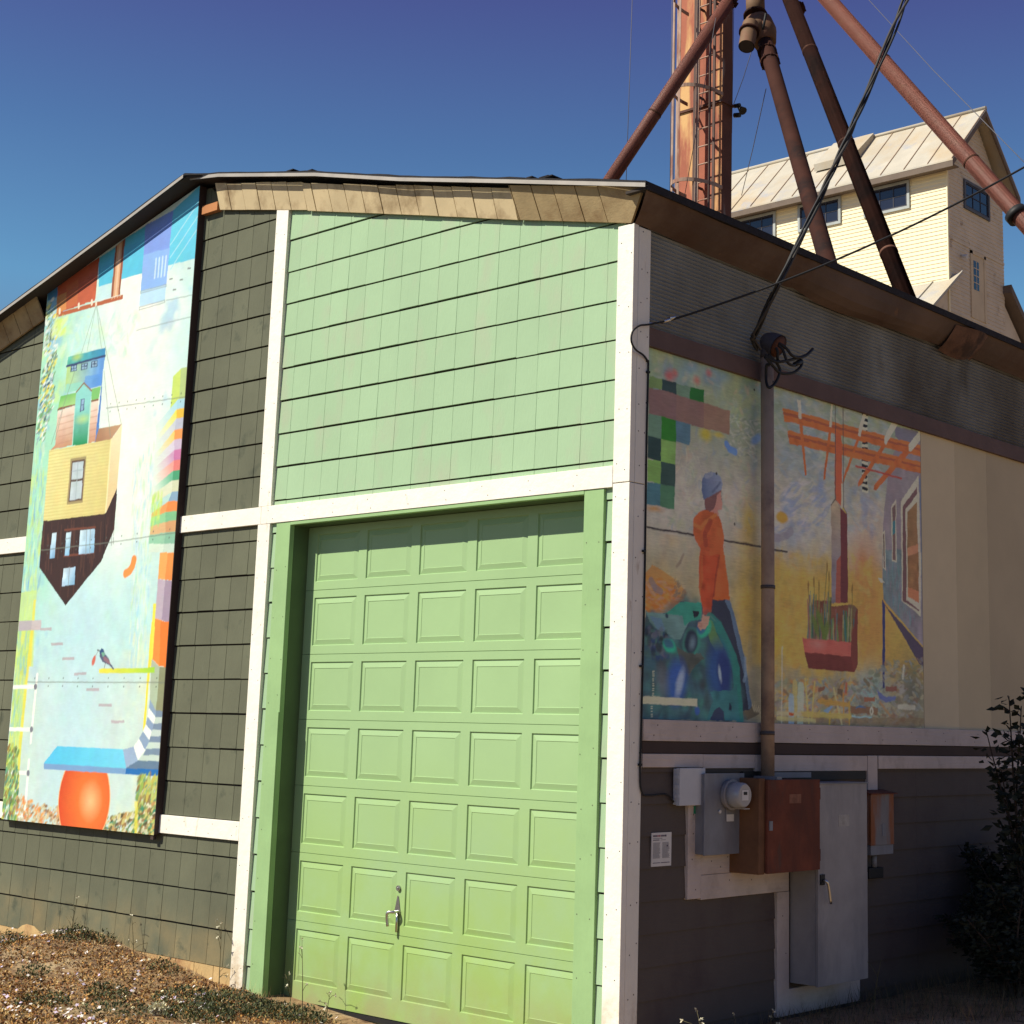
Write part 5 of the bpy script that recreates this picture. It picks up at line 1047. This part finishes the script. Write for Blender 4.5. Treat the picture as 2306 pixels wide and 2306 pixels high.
# guy wires and hanging cords
mat_wire = M('thin_steel_wire', (.10,.10,.12), .6)
def wire(a, b_, label, r=.006):
    t = MB(); t.tube([a, a.lerp(b_, .5)-Vector((0,0,.05)), b_], r, 6); o = t.build('guy_wire', mat_wire); tag(o, label, 'wire', 'thin wires around the grain leg')
wire(sight(1425,-40,26), sight(1408,470,26), 'thin hanging wire far left of the grain leg, crossing the open sky')
wire(sight(1514,-40,24), sight(1508,500,24), 'thin wire hanging just left of the caged ladder')
wire(sight(1521,-40,25.2), sight(1516,520,25.2), 'thin wire close against the left edge of the grain leg')
wire(sight(1612,40,23.0), sight(1541,445,23.4), 'slack cord running diagonally across the ladder cage', .005)
wire(sight(1652,235,24.3), sight(1697,100,23.6), 'short wire rising from the flood lamp to the diverter stub')
wire(sight(1725,200,25.5), sight(1670,440,30.0), 'thin slanting wire between the grain leg and the cream roof', .007)
wire(sight(1653,-20,24.9), sight(1648,300,24.9), 'thin wire hanging beside the dark right face of the grain leg', .005)
wire(sight(1920,-40,22), sight(2380,440,15), 'long thin wire crossing the sky above the sunlit spout', .0045)

# ================================================================== cream elevator house
Q = sight(2134, 500, 46); QX, QY = Q.x, Q.y; RX = 36.40
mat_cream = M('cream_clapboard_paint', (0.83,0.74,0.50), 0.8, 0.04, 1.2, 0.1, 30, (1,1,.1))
mat_cream2 = M('worn_shaded_cream_clapboard', (0.62,0.53,0.40), 0.85, 0.10, 1.5, 0.15, 30, col2=(.40,.31,.22), m2=(2.2,.60,.72))  # worn patches over a cream darkened to carry the gable's shade
mat_roofm = M('rust_tinged_metal_roof', (0.45,0.415,0.34), 0.6, 0.12, .8, metal=.1, col2=(0.44,0.34,0.21), m2=(.6,.46,.70), st2=(1,1,.5), col3=(.36,.36,.37), m3=(1.2,.55,.7))
mat_fr = M('blue_grey_window_trim', (0.36,0.39,0.38), .7); mat_pane = M('dark_window_glass', (0.018,0.02,0.035), .08, .1, 3, spec=.6); mat_sash = M('dark_sash', (.035,.035,.05), .6)
mat_bfas = M('grey_brown_fascia', (.15,.115,.09), .8)
eh = thing('elevator_house', (QX-4, QY+1.8, 0), 'tall cream clapboard grain house with a rust tinged gabled metal roof, far behind', 'building')
XL = QX-9.0; ZE = 18.52; ZR = 20.86; YR = (QY+RX)/2
mb = MB()      # clapboard on the sunlit long side, real laps
z = 11.0
while z < ZE+.1:
    mb.hexa([(XL,QY-.020,z),(QX,QY-.020,z),(QX,QY,z),(XL,QY,z),(XL,QY-.003,z+.125),(QX,QY-.003,z+.125),(QX,QY,z+.125),(XL,QY,z+.125)]); z += .1238
mb.box(XL, QX-.01, QY, RX, 0, ZE)
mb.build('clapboard_wall', mat_cream, eh)
mb = MB(); z = 11.0
gy0 = lambda z: QY if z < ZE else QY+(z-ZE)*(YR-QY)/(ZR-ZE-.1)
gy1 = lambda z: RX if z < ZE else RX-(z-ZE)*(RX-YR)/(ZR-ZE-.1)
while z < ZR-.2:
    a0_, a1_, c0, c1 = gy0(z), gy1(z), gy0(z+.125), gy1(z+.125)
    mb.hexa([(QX-.01,a0_,z),(QX+.016,a0_,z),(QX+.016,a1_,z),(QX-.01,a1_,z),(QX-.01,c0,z+.125),(QX+.002,c0,z+.125),(QX+.002,c1,z+.125),(QX-.01,c1,z+.125)]); z += .1238
mb.box(QX+.016, QX+.03, QY+.02, RX, 16.42, 16.5)
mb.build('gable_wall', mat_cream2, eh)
b = MB(); b.box(QX-.02, QX+.022, QY-.024, QY+.05, 11, ZE); b.build('corner_board', mat_cream, eh)
# roof with standing seams
OV = .42; GX = QX+.42; sl = (ZR-18.66)/(YR-(QY-OV))
b = MB()
for sgn in (0, 1):
    ya = QY-OV if sgn == 0 else RX+OV
    b.hexa([(XL-.3,ya,18.62),(GX,ya,18.62),(GX,YR,ZR),(XL-.3,YR,ZR),(XL-.3,ya,18.67),(GX,ya,18.67),(GX,YR,ZR+.05),(XL-.3,YR,ZR+.05)])
rf = under(b.build('roof', mat_roofm, eh))
b = MB(); x = GX-.02
while x > XL-.3:
    b.hexa([(x-.014,QY-OV-.005,18.67),(x+.014,QY-OV-.005,18.67),(x+.014,YR,ZR+.05),(x-.014,YR,ZR+.05),(x-.011,QY-OV-.005,18.70),(x+.011,QY-OV-.005,18.70),(x+.011,YR,ZR+.08),(x-.011,YR,ZR+.08)]); x -= .80
b.build('standing_seam', M('rust_edged_seam', (.27,.18,.12), .7, .2, 2), rf)
b = MB(); b.tube([(XL-.3,YR,ZR+.07),(GX,YR,ZR+.07)], .07, 8); b.build('ridge_cap', mat_roofm, rf)
hxx = on_y(1905, 360, QY+1.2).x; b = MB(); hy = YR-.75
b.hexa([(hxx-.75,hy-.5,ZR-1.15),(hxx+.75,hy-.5,ZR-1.15),(hxx+.75,YR-.1,ZR-.2),(hxx-.75,YR-.1,ZR-.2),(hxx-.75,hy-.55,ZR-.92),(hxx+.75,hy-.55,ZR-.92),(hxx+.75,YR-.1,ZR+.16),(hxx-.75,YR-.1,ZR+.16)]); b.build('roof_hatch', mat_roofm, rf)
b = MB(); b.box(XL-.3, GX-.01, QY-OV+.005, QY-OV+.06, 18.44, 18.615); b.box(XL-.3, GX-.02, QY-OV+.06, QY, 18.50, 18.53); b.build('eave_fascia', mat_bfas, eh)
b = MB()
for ya in (QY-OV, RX+OV):
    b.hexa([(GX-.06,ya,18.44),(GX+.004,ya,18.44),(GX+.004,YR,ZR-.18),(GX-.06,YR,ZR-.18),(GX-.06,ya,18.617),(GX+.004,ya,18.617),(GX+.004,YR,ZR-.004),(GX-.06,YR,ZR-.004)])
b.build('rake_board', mat_bfas, eh)
def window(x0, x1, z0, z1, axis, n=3, m=2, label=None):
    def bx(b_, u0, u1, d0, d1, za, zb, mi=0):
        if axis == 'y': b_.box(u0, u1, QY-.02-d1, QY-.02-d0, za, zb, mi)
        else: b_.box(QX+.016+d0, QX+.016+d1, u0, u1, za, zb, mi)
    f = MB(); w_ = .085
    bx(f,x0,x1,0,.05,z1-w_,z1); bx(f,x0,x1,0,.05,z0,z0+w_); bx(f,x0,x0+w_,0,.05,z0+w_,z1-w_); bx(f,x1-w_,x1,0,.05,z0+w_,z1-w_)
    fr = under(f.build('window', mat_fr if axis == 'y' else M('dark_window_trim', (.10,.11,.13), .7), eh))
    p = MB(); bx(p,x0+w_,x1-w_,-.004,.008,z0+w_,z1-w_); p.build('pane', mat_pane, fr)
    s = MB(); e = .028; a, c, za, zb = x0+w_, x1-w_, z0+w_, z1-w_
    bx(s,a,c,.008,.028,zb-e*1.6,zb); bx(s,a,c,.008,.028,za,za+e*1.6); bx(s,a,a+e*1.6,.008,.028,za,zb); bx(s,c-e*1.6,c,.008,.028,za,zb)
    for k in range(1, n): q = lerp(a,c,k/n); bx(s,q-e*.45,q+e*.45,.008,.024,za,zb)
    for k in range(1, m): q = lerp(za,zb,k/m); bx(s,a,c,.008,.022,q-e*.45,q+e*.45)
    s.build('sash', mat_sash, fr)
for x0, x1 in ((-18.14,-16.55), (-20.55,-18.96), (-22.96,-21.40)): window(x0, x1, 17.58, 18.47, 'y')
window(33.84, 35.46, 17.60, 18.53, 'x')
b = MB(); b.box(QX+.012, QX+.05, 34.18, 34.30, 14.3, 16.38); b.box(QX+.012, QX+.05, 35.02, 35.14, 14.3, 16.38); b.box(QX+.012, QX+.05, 34.18, 35.14, 16.28, 16.40); b.box(QX+.014, QX+.03, 34.30, 35.02, 14.3, 16.28)
dr = under(b.build('door', M('cream_door_paint', (.60,.49,.33), .8, .08, 2), eh))
b = MB(); b.box(QX+.031, QX+.034, 34.36, 34.70, 15.2, 16.1); b.build('pane', mat_pane, dr)
b = MB(); b.box(QX+.034, QX+.04, 34.52, 34.545, 15.2, 16.1)
for z in (15.42, 15.64, 15.87): b.box(QX+.034, QX+.0405, 34.36, 34.70, z-.012, z+.012)
b.build('glazing_bar', mat_cream2, dr)
b = MB(); b.tube([(QX+.02,33.62,16.06),(QX+.22,33.62,16.0)], [.03,.07], 10); b.build('wall_lamp', mat_pvc, eh)
b = MB()      # lean-to roofs at the foot of the tower
b.hexa([(XL,QY-3.2,12.55),(QX+.3,QY-3.2,12.55),(QX+.3,QY+.3,15.35),(XL,QY+.3,15.35),(XL,QY-3.2,12.6),(QX+.3,QY-3.2,12.6),(QX+.3,QY+.3,15.40),(XL,QY+.3,15.40)])
x = QX+.28
while x > XL: b.hexa([(x-.02,QY-3.2,12.6),(x+.02,QY-3.2,12.6),(x+.02,QY+.3,15.40),(x-.02,QY+.3,15.40),(x-.02,QY-3.2,12.65),(x+.02,QY-3.2,12.65),(x+.02,QY+.3,15.45),(x-.02,QY+.3,15.45)]); x -= .8
b.build('lean_to_roof', mat_roofm, eh)
b = MB(); b.hexa([(XL,RX-.1,15.5),(QX+.3,RX-.1,15.5),(QX+.3,RX+3.4,12.4),(XL,RX+3.4,12.4),(XL,RX-.1,15.75),(QX+.3,RX-.1,15.75),(QX+.3,RX+3.4,12.65),(XL,RX+3.4,12.65)]); b.build('rear_lean_to_roof', mat_bfas, eh)
b = MB(); b.hexa([(XL,QY-3,0),(QX-.02,QY-3,0),(QX-.02,RX+3,0),(XL,RX+3,0),(XL,QY-3,12.5),(QX-.02,QY-3,12.5),(QX-.02,RX+3,12.5),(XL,RX+3,12.5)])
b.hexa([(XL,QY-3,12.5),(QX-.02,QY-3,12.5),(QX-.02,QY+.1,12.5),(XL,QY+.1,12.5),(XL,QY-3,12.52),(QX-.02,QY-3,12.52),(QX-.02,QY+.1,15.2),(XL,QY+.1,15.2)]); b.hexa([(XL,RX,12.5),(QX-.02,RX,12.5),(QX-.02,RX+3,12.5),(XL,RX+3,12.5),(XL,RX,15.2),(QX-.02,RX,15.2),(QX-.02,RX+3,12.52),(XL,RX+3,12.52)])
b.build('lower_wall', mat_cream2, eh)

# ================================================================== plants
mat_leafd = M('dark_shrub_leaf', (0.012,0.018,0.010), .7, .3, 6); mat_twig = M('twig_bark', (.05,.035,.025), .9)
def leaf(b, p, d, n, L, W, m=0):
    d = d.normalized(); s = d.cross(n).normalized()*W; q = n*L*.12
    b.poly([p, p+d*L*.45+s+q, p+d*L, p+d*L*.45-s+q], m)
def rv(): 
    v = Vector((random.gauss(0,1), random.gauss(0,1), random.gauss(0,1))); return v.normalized()
def shrub(label, base, stems, hgt, spread, nleaf, L, tops=None):
    t = thing('shrub', tuple(base), label, 'shrub')
    bs, bl_ = MB(), MB()
    for k in range(stems):
        tip = tops[k] if tops and k < len(tops) else base+Vector((random.gauss(0,spread), random.gauss(0,spread), hgt*random.uniform(.45,1)))
        mid = base.lerp(tip, .5)+Vector((random.gauss(0,.07), random.gauss(0,.07), .05)); P = crv([base+Vector((random.gauss(0,.05),random.gauss(0,.05),0)), mid, tip], 7)
        bs.tube(P, [lerp(.016,.004,i/(len(P)-1)) for i in range(len(P))], 6)
        for j in range(nleaf):
            f = random.uniform(.12, 1)**.7; i = min(int(f*(len(P)-1)), len(P)-2); p = P[i].lerp(P[i+1], random.random())
            o = rv(); o.z = abs(o.z)*.5-.1; rad = random.uniform(0, .16)*(1.25-f*.7); q = p+o*rad
            if q.x < .06: q.x = .06+random.random()*.05
            if rad > .08 and j % 3 == 0: bs.tube([p, q], .003, 4)
            leaf(bl_, q, o+rv()*.4, rv(), L*random.uniform(.6,1.25), L*.28)
    bl_.build('foliage', mat_leafd, t); bs.build('stems', mat_twig, t)
tp_ = [sight(2272,1568,12.9), sight(2222,1650,12.9), sight(2300,1590,12.8), sight(2255,1735,12.9), sight(2315,1700,12.8), sight(2292,1640,12.8), sight(2325,1560,12.8), sight(2330,1640,12.8), sight(2335,1760,12.8)]
shrub('tall dark leafy shrub at the right edge against the tan boards', Vector((.80,3.95,.05)), 9, 2.0, .2, 95, .085, tp_)
shrub('dense low dark bush against the side wall right of the breaker box', Vector((.42,4.55,.03)), 40, 1.3, .30, 170, .06)
shrub('dark bush filling the bottom right corner below the tall shrub', Vector((.72,3.70,.03)), 40, .85, .24, 190, .055)
# ground litter, dry stems, flowers at the front
litter_cols = [(0.46,0.24,0.07),(0.28,0.12,0.045),(0.11,0.055,0.035),(0.52,0.34,0.13),(0.075,0.05,0.03),(0.50,0.38,0.20)]
LM = [M('dry_litter', c, .9, .2, 30) for c in litter_cols]; GM = [M('weed_leaf', c, .8, .25, 20) for c in ((.075,.085,.035),(.045,.055,.028),(.14,.14,.05))]
b = MB()
def visible_front():
    while True:
        x, y = random.uniform(-7.9, -1.9), random.uniform(-3.0, -.02)
        if y < -.02 and (x+7.9)*.55-.2 > -y-3.1+.0 and (x < -2.0-1.1*0): return x, y
for k in range(62000):
    x, y = visible_front(); z = gz(x, y)
    dens = mnoise.noise((x*1.1, y*1.6, 7.7))
    if dens > .28 and y > -1.6 and random.random() < .8: continue
    L = random.uniform(.008, .028)*(1+max(0,-y-1)*.25); d = rv(); d.z = abs(d.z)*.7+.1; mi = random.choices(range(6), (5,4,3.5,4,3,1.2))[0]
    leaf(b, Vector((x,y,z+random.uniform(-.002,.012))), d, rv(), L, L*random.uniform(.2,.45), mi)
tag(b.build('ground_litter', LM), 'dry brown leaf litter and low dead growth in front of the green siding', 'ground cover', kind='stuff')
b = MB()
clumps = [(-5.6,-.25,.16,420),(-4.9,-1.0,.14,200),(-4.4,-.2,.12,160),(-4.05,-.9,.16,300),(-3.9,-1.5,.2,320),(-3.3,-.35,.28,1000),(-2.95,-.25,.22,800),(-3.6,-.55,.25,520),(-2.7,-.15,.16,420),(-6.3,-1.2,.16,200),(-5.2,-1.7,.2,260),(-4.6,-2.0,.25,400),(-5.9,-.7,.18,260),(-3.5,-1.2,.24,420),(-5.4,-.09,.1,150),(-3.15,-.75,.25,800),(-6.9,-.4,.12,120)]
for cx_, cy_, r, n in clumps:
    for k in range(n):
        a, q = random.uniform(0,6.28), r*math.sqrt(random.random()); x, y = cx_+q*math.cos(a), min(cy_+q*math.sin(a), -.02); z = gz(x, y)
        d = rv(); d.z = abs(d.z)+.3; h = random.uniform(0, .12)*(1-q/r*.7)
        leaf(b, Vector((x,y,z+h)), d, rv(), random.uniform(.012,.035), random.uniform(.004,.009), random.choices((0,1,2),(4,4,2))[0])
tag(b.build('weed_cover', GM), 'low dark green weeds in clumps on the dry ground by the siding and door', 'ground cover', kind='stuff')
b = MB(); FM = [M('white_flower_petal', (.72,.66,.62), .7), M('lilac_flower_petal', (.56,.46,.60), .7), M('cream_flower_petal', (.70,.60,.38), .7)]
for k in range(3600):
    x, y = visible_front()
    if mnoise.noise((x*.9, y*1.2, 3.1)) < (-.05 if y < -1 else .12) and random.random() < .85: continue
    z = gz(x, y)+random.uniform(.012, .05); r = random.uniform(.007, .019); n_ = Vector((random.gauss(0,.5), random.gauss(-.4,.5), 1)).normalized(); a = n_.orthogonal().normalized(); c = n_.cross(a); m_ = random.choices((0,1,2),(5,3,1.5))[0]
    p = Vector((x,y,z)); n5 = random.choice((4,5)); o_ = random.random()
    b.poly([p+(a*math.cos(o_+i*math.pi/n5)+c*math.sin(o_+i*math.pi/n5))*(r if i % 2 == 0 else r*.55) for i in range(2*n5)], m_)
tag(b.build('wildflowers', FM), 'tiny white and lilac wildflowers scattered over the dry ground', 'flowers', kind='stuff')
# dry grass at the foot of the side wall
b = MB(); GR = [M('dry_grass_blade', (.20,.13,.06), .9, .3, 20), M('dark_grass_blade', (.06,.06,.03), .9, .3, 20)]  # a tan and a darker blade tone, mixed at random
for k in range(9000):
    y = random.uniform(.4, 4.8); x = random.uniform(.03, 1.9)**1.0; 
    if x > .48*y: continue
    p = Vector((x,y,gz(x,y)-.005)); h = random.uniform(.03,.15)*(1.2 if y > 2.3 else .8); l = Vector((random.gauss(0,.35), random.gauss(0,.35), 1)); w_ = rv()*.0022
    b.poly([p-w_, p+w_, p+l*h], random.choices((0,1),(2,3))[0])
tag(b.build('dry_grass', GR), 'sparse dry grass at the shaded foot of the side wall', 'grass', kind='stuff')
# straw stems and stones lying on the ground
b = MB(); SM = [M('straw_stem', (.50,.36,.16), .85, .25, 20), M('brown_stem', (.24,.13,.06), .9, .25, 20)]
for k in range(2600):
    x, y = visible_front(); z = gz(x, y); a = random.uniform(0, 6.28); L_ = random.uniform(.03, .16); up_z = random.uniform(0, .05) if random.random() < .8 else random.uniform(.05, .13)
    if y > -.06: y -= .06
    p = Vector((x, y, z+.006)); q = p+Vector((math.cos(a)*L_, -abs(math.sin(a))*L_, up_z)); s_ = Vector((-math.sin(a), math.cos(a), 0))*.0016
    b.poly([p-s_, p+s_, q], random.choices((0,1),(3,2))[0])
for k in range(1500):                 # dead grass standing along the foot of the siding
    x = random.uniform(-7.6, -2.6); y = -abs(random.gauss(.02, .06))-.015
    if mnoise.noise((x*1.7, 0, 5)) < -.15 and random.random() < .8: continue
    if x > -3.45: y -= .03
    p = Vector((x, y, gz(x, y)-.01)); h = random.uniform(.03, .16)*random.uniform(.5, 1); q = p+Vector((random.gauss(0,.04), random.gauss(-.02,.03), h)); s_ = Vector((.0018, random.uniform(-.001,.001), 0))
    b.poly([p-s_, p+s_, q], random.choices((0,1),(3,2))[0])
tag(b.build('straw', SM), 'loose straw and dry stems lying over the ground at the left', 'dry stems', kind='stuff')
b = MB(); ST = [M('pale_stone', (.30,.24,.17), .9, .2, 12), M('grey_stone', (.20,.18,.17), .9, .2, 12)]
for k in range(220):
    x, y = visible_front(); z = gz(x, y); r = random.uniform(.006, .02)*(2 if random.random() < .06 else 1); m_ = random.randint(0, 1)
    n6 = 6; P = [Vector((x+r*random.uniform(.7,1.2)*math.cos(i*1.047), y+r*random.uniform(.6,1.1)*math.sin(i*1.047), z+r*random.uniform(.1,.35))) for i in range(n6)]; t_ = Vector((x+random.gauss(0,r*.2), y, z+r*.75))
    for i in range(n6):
        b.poly([P[i], P[(i+1)%n6], t_], m_); b.poly([P[i], Vector((P[i].x,P[i].y,z-.01)), Vector((P[(i+1)%n6].x,P[(i+1)%n6].y,z-.01)), P[(i+1)%n6]], m_)
tag(b.build('pebbles', ST), 'small stones scattered through the dry litter at the left', 'stones', kind='stuff')
# single weeds one can point at
mat_stem = M('dry_weed_stem', (.10,.085,.04), .9); mat_bud = M('pale_weed_flower', (.62,.58,.42), .8)
def weed(x, y, h, label, n=4, bend=(0,0), buds=3):
    z = gz(x, y); t = thing('weed', (x,y,z), label, 'weed'); b = MB()
    P = crv([(x,y,z-.01),(x+bend[0]*.4,y+bend[1]*.4,z+h*.5),(x+bend[0],y+bend[1],z+h)], 6); b.tube(P, [.004-.0028*i/(len(P)-1) for i in range(len(P))], 6)
    tips = [P[-1]]
    for k in range(n):
        p = P[random.randint(2, len(P)-3)]; q = p+Vector((random.gauss(0,.06), random.gauss(-.02,.04), random.uniform(.02,.10))); b.tube([p, p.lerp(q,.5)+Vector((0,0,.01)), q], .0018, 5); tips.append(q)
    b.build('stem', mat_stem, t)
    for q in random.sample(tips, min(buds, len(tips))):
        b = MB()
        for k in range(5): leaf(b, q, rv(), rv(), .018, .006)
        b.build('flower_head', mat_bud, t)
weed(-2.83, -.10, .52, 'thin upright weed in front of the garage door at its lower left', 3, (-.05,.0), 3)
weed(-2.62, -.06, .20, 'small pale budded weed right of the upright door weed', 5, (.03,0), 5)
weed(-3.05, -.03, .24, 'wiry dry weed by the left door jamb', 5, (-.04,0), 2)
weed(-3.86, -.07, .46, 'tall dry weed with pale buds against the left cream post', 7, (-.04,.02), 6)
weed(-5.02, -.06, .30, 'spindly branching weed in the middle of the green siding', 4, (-.10,.02), 3)
weed(-5.95, -.06, .30, 'tuft of dark grassy weed on top of the dirt mound', 8, (.02,.02), 1)
weed(.28, .42, .20, 'pale sunlit sprig at the foot of the side wall near the corner', 6, (.02,0), 6)
weed(.30, .80, .11, 'short pale sprig right of the corner sprig by the side wall', 3, (.0,0), 3)
weed(.30, 1.15, .11, 'single pale grass sprig below the cream L shaped trim', 3, (.01,0), 3)
weed(.40, 2.25, .36, 'bare curved weed stems under the tall grey cabinet', 4, (.05,.03), 0)
b = MB()
p0 = Vector((-3.35,-.95,gz(-3.35,-.95)+.03))
for k in range(260): leaf(b, p0+Vector((random.gauss(0,.03),random.gauss(0,.025),random.uniform(-.02,.03))), rv(), rv(), .04, .012)
o = b.build('dry_seed_head', mat_bud); tag(o, 'pale fluffy dry plant head at the bottom edge left of the door', 'dry plant')
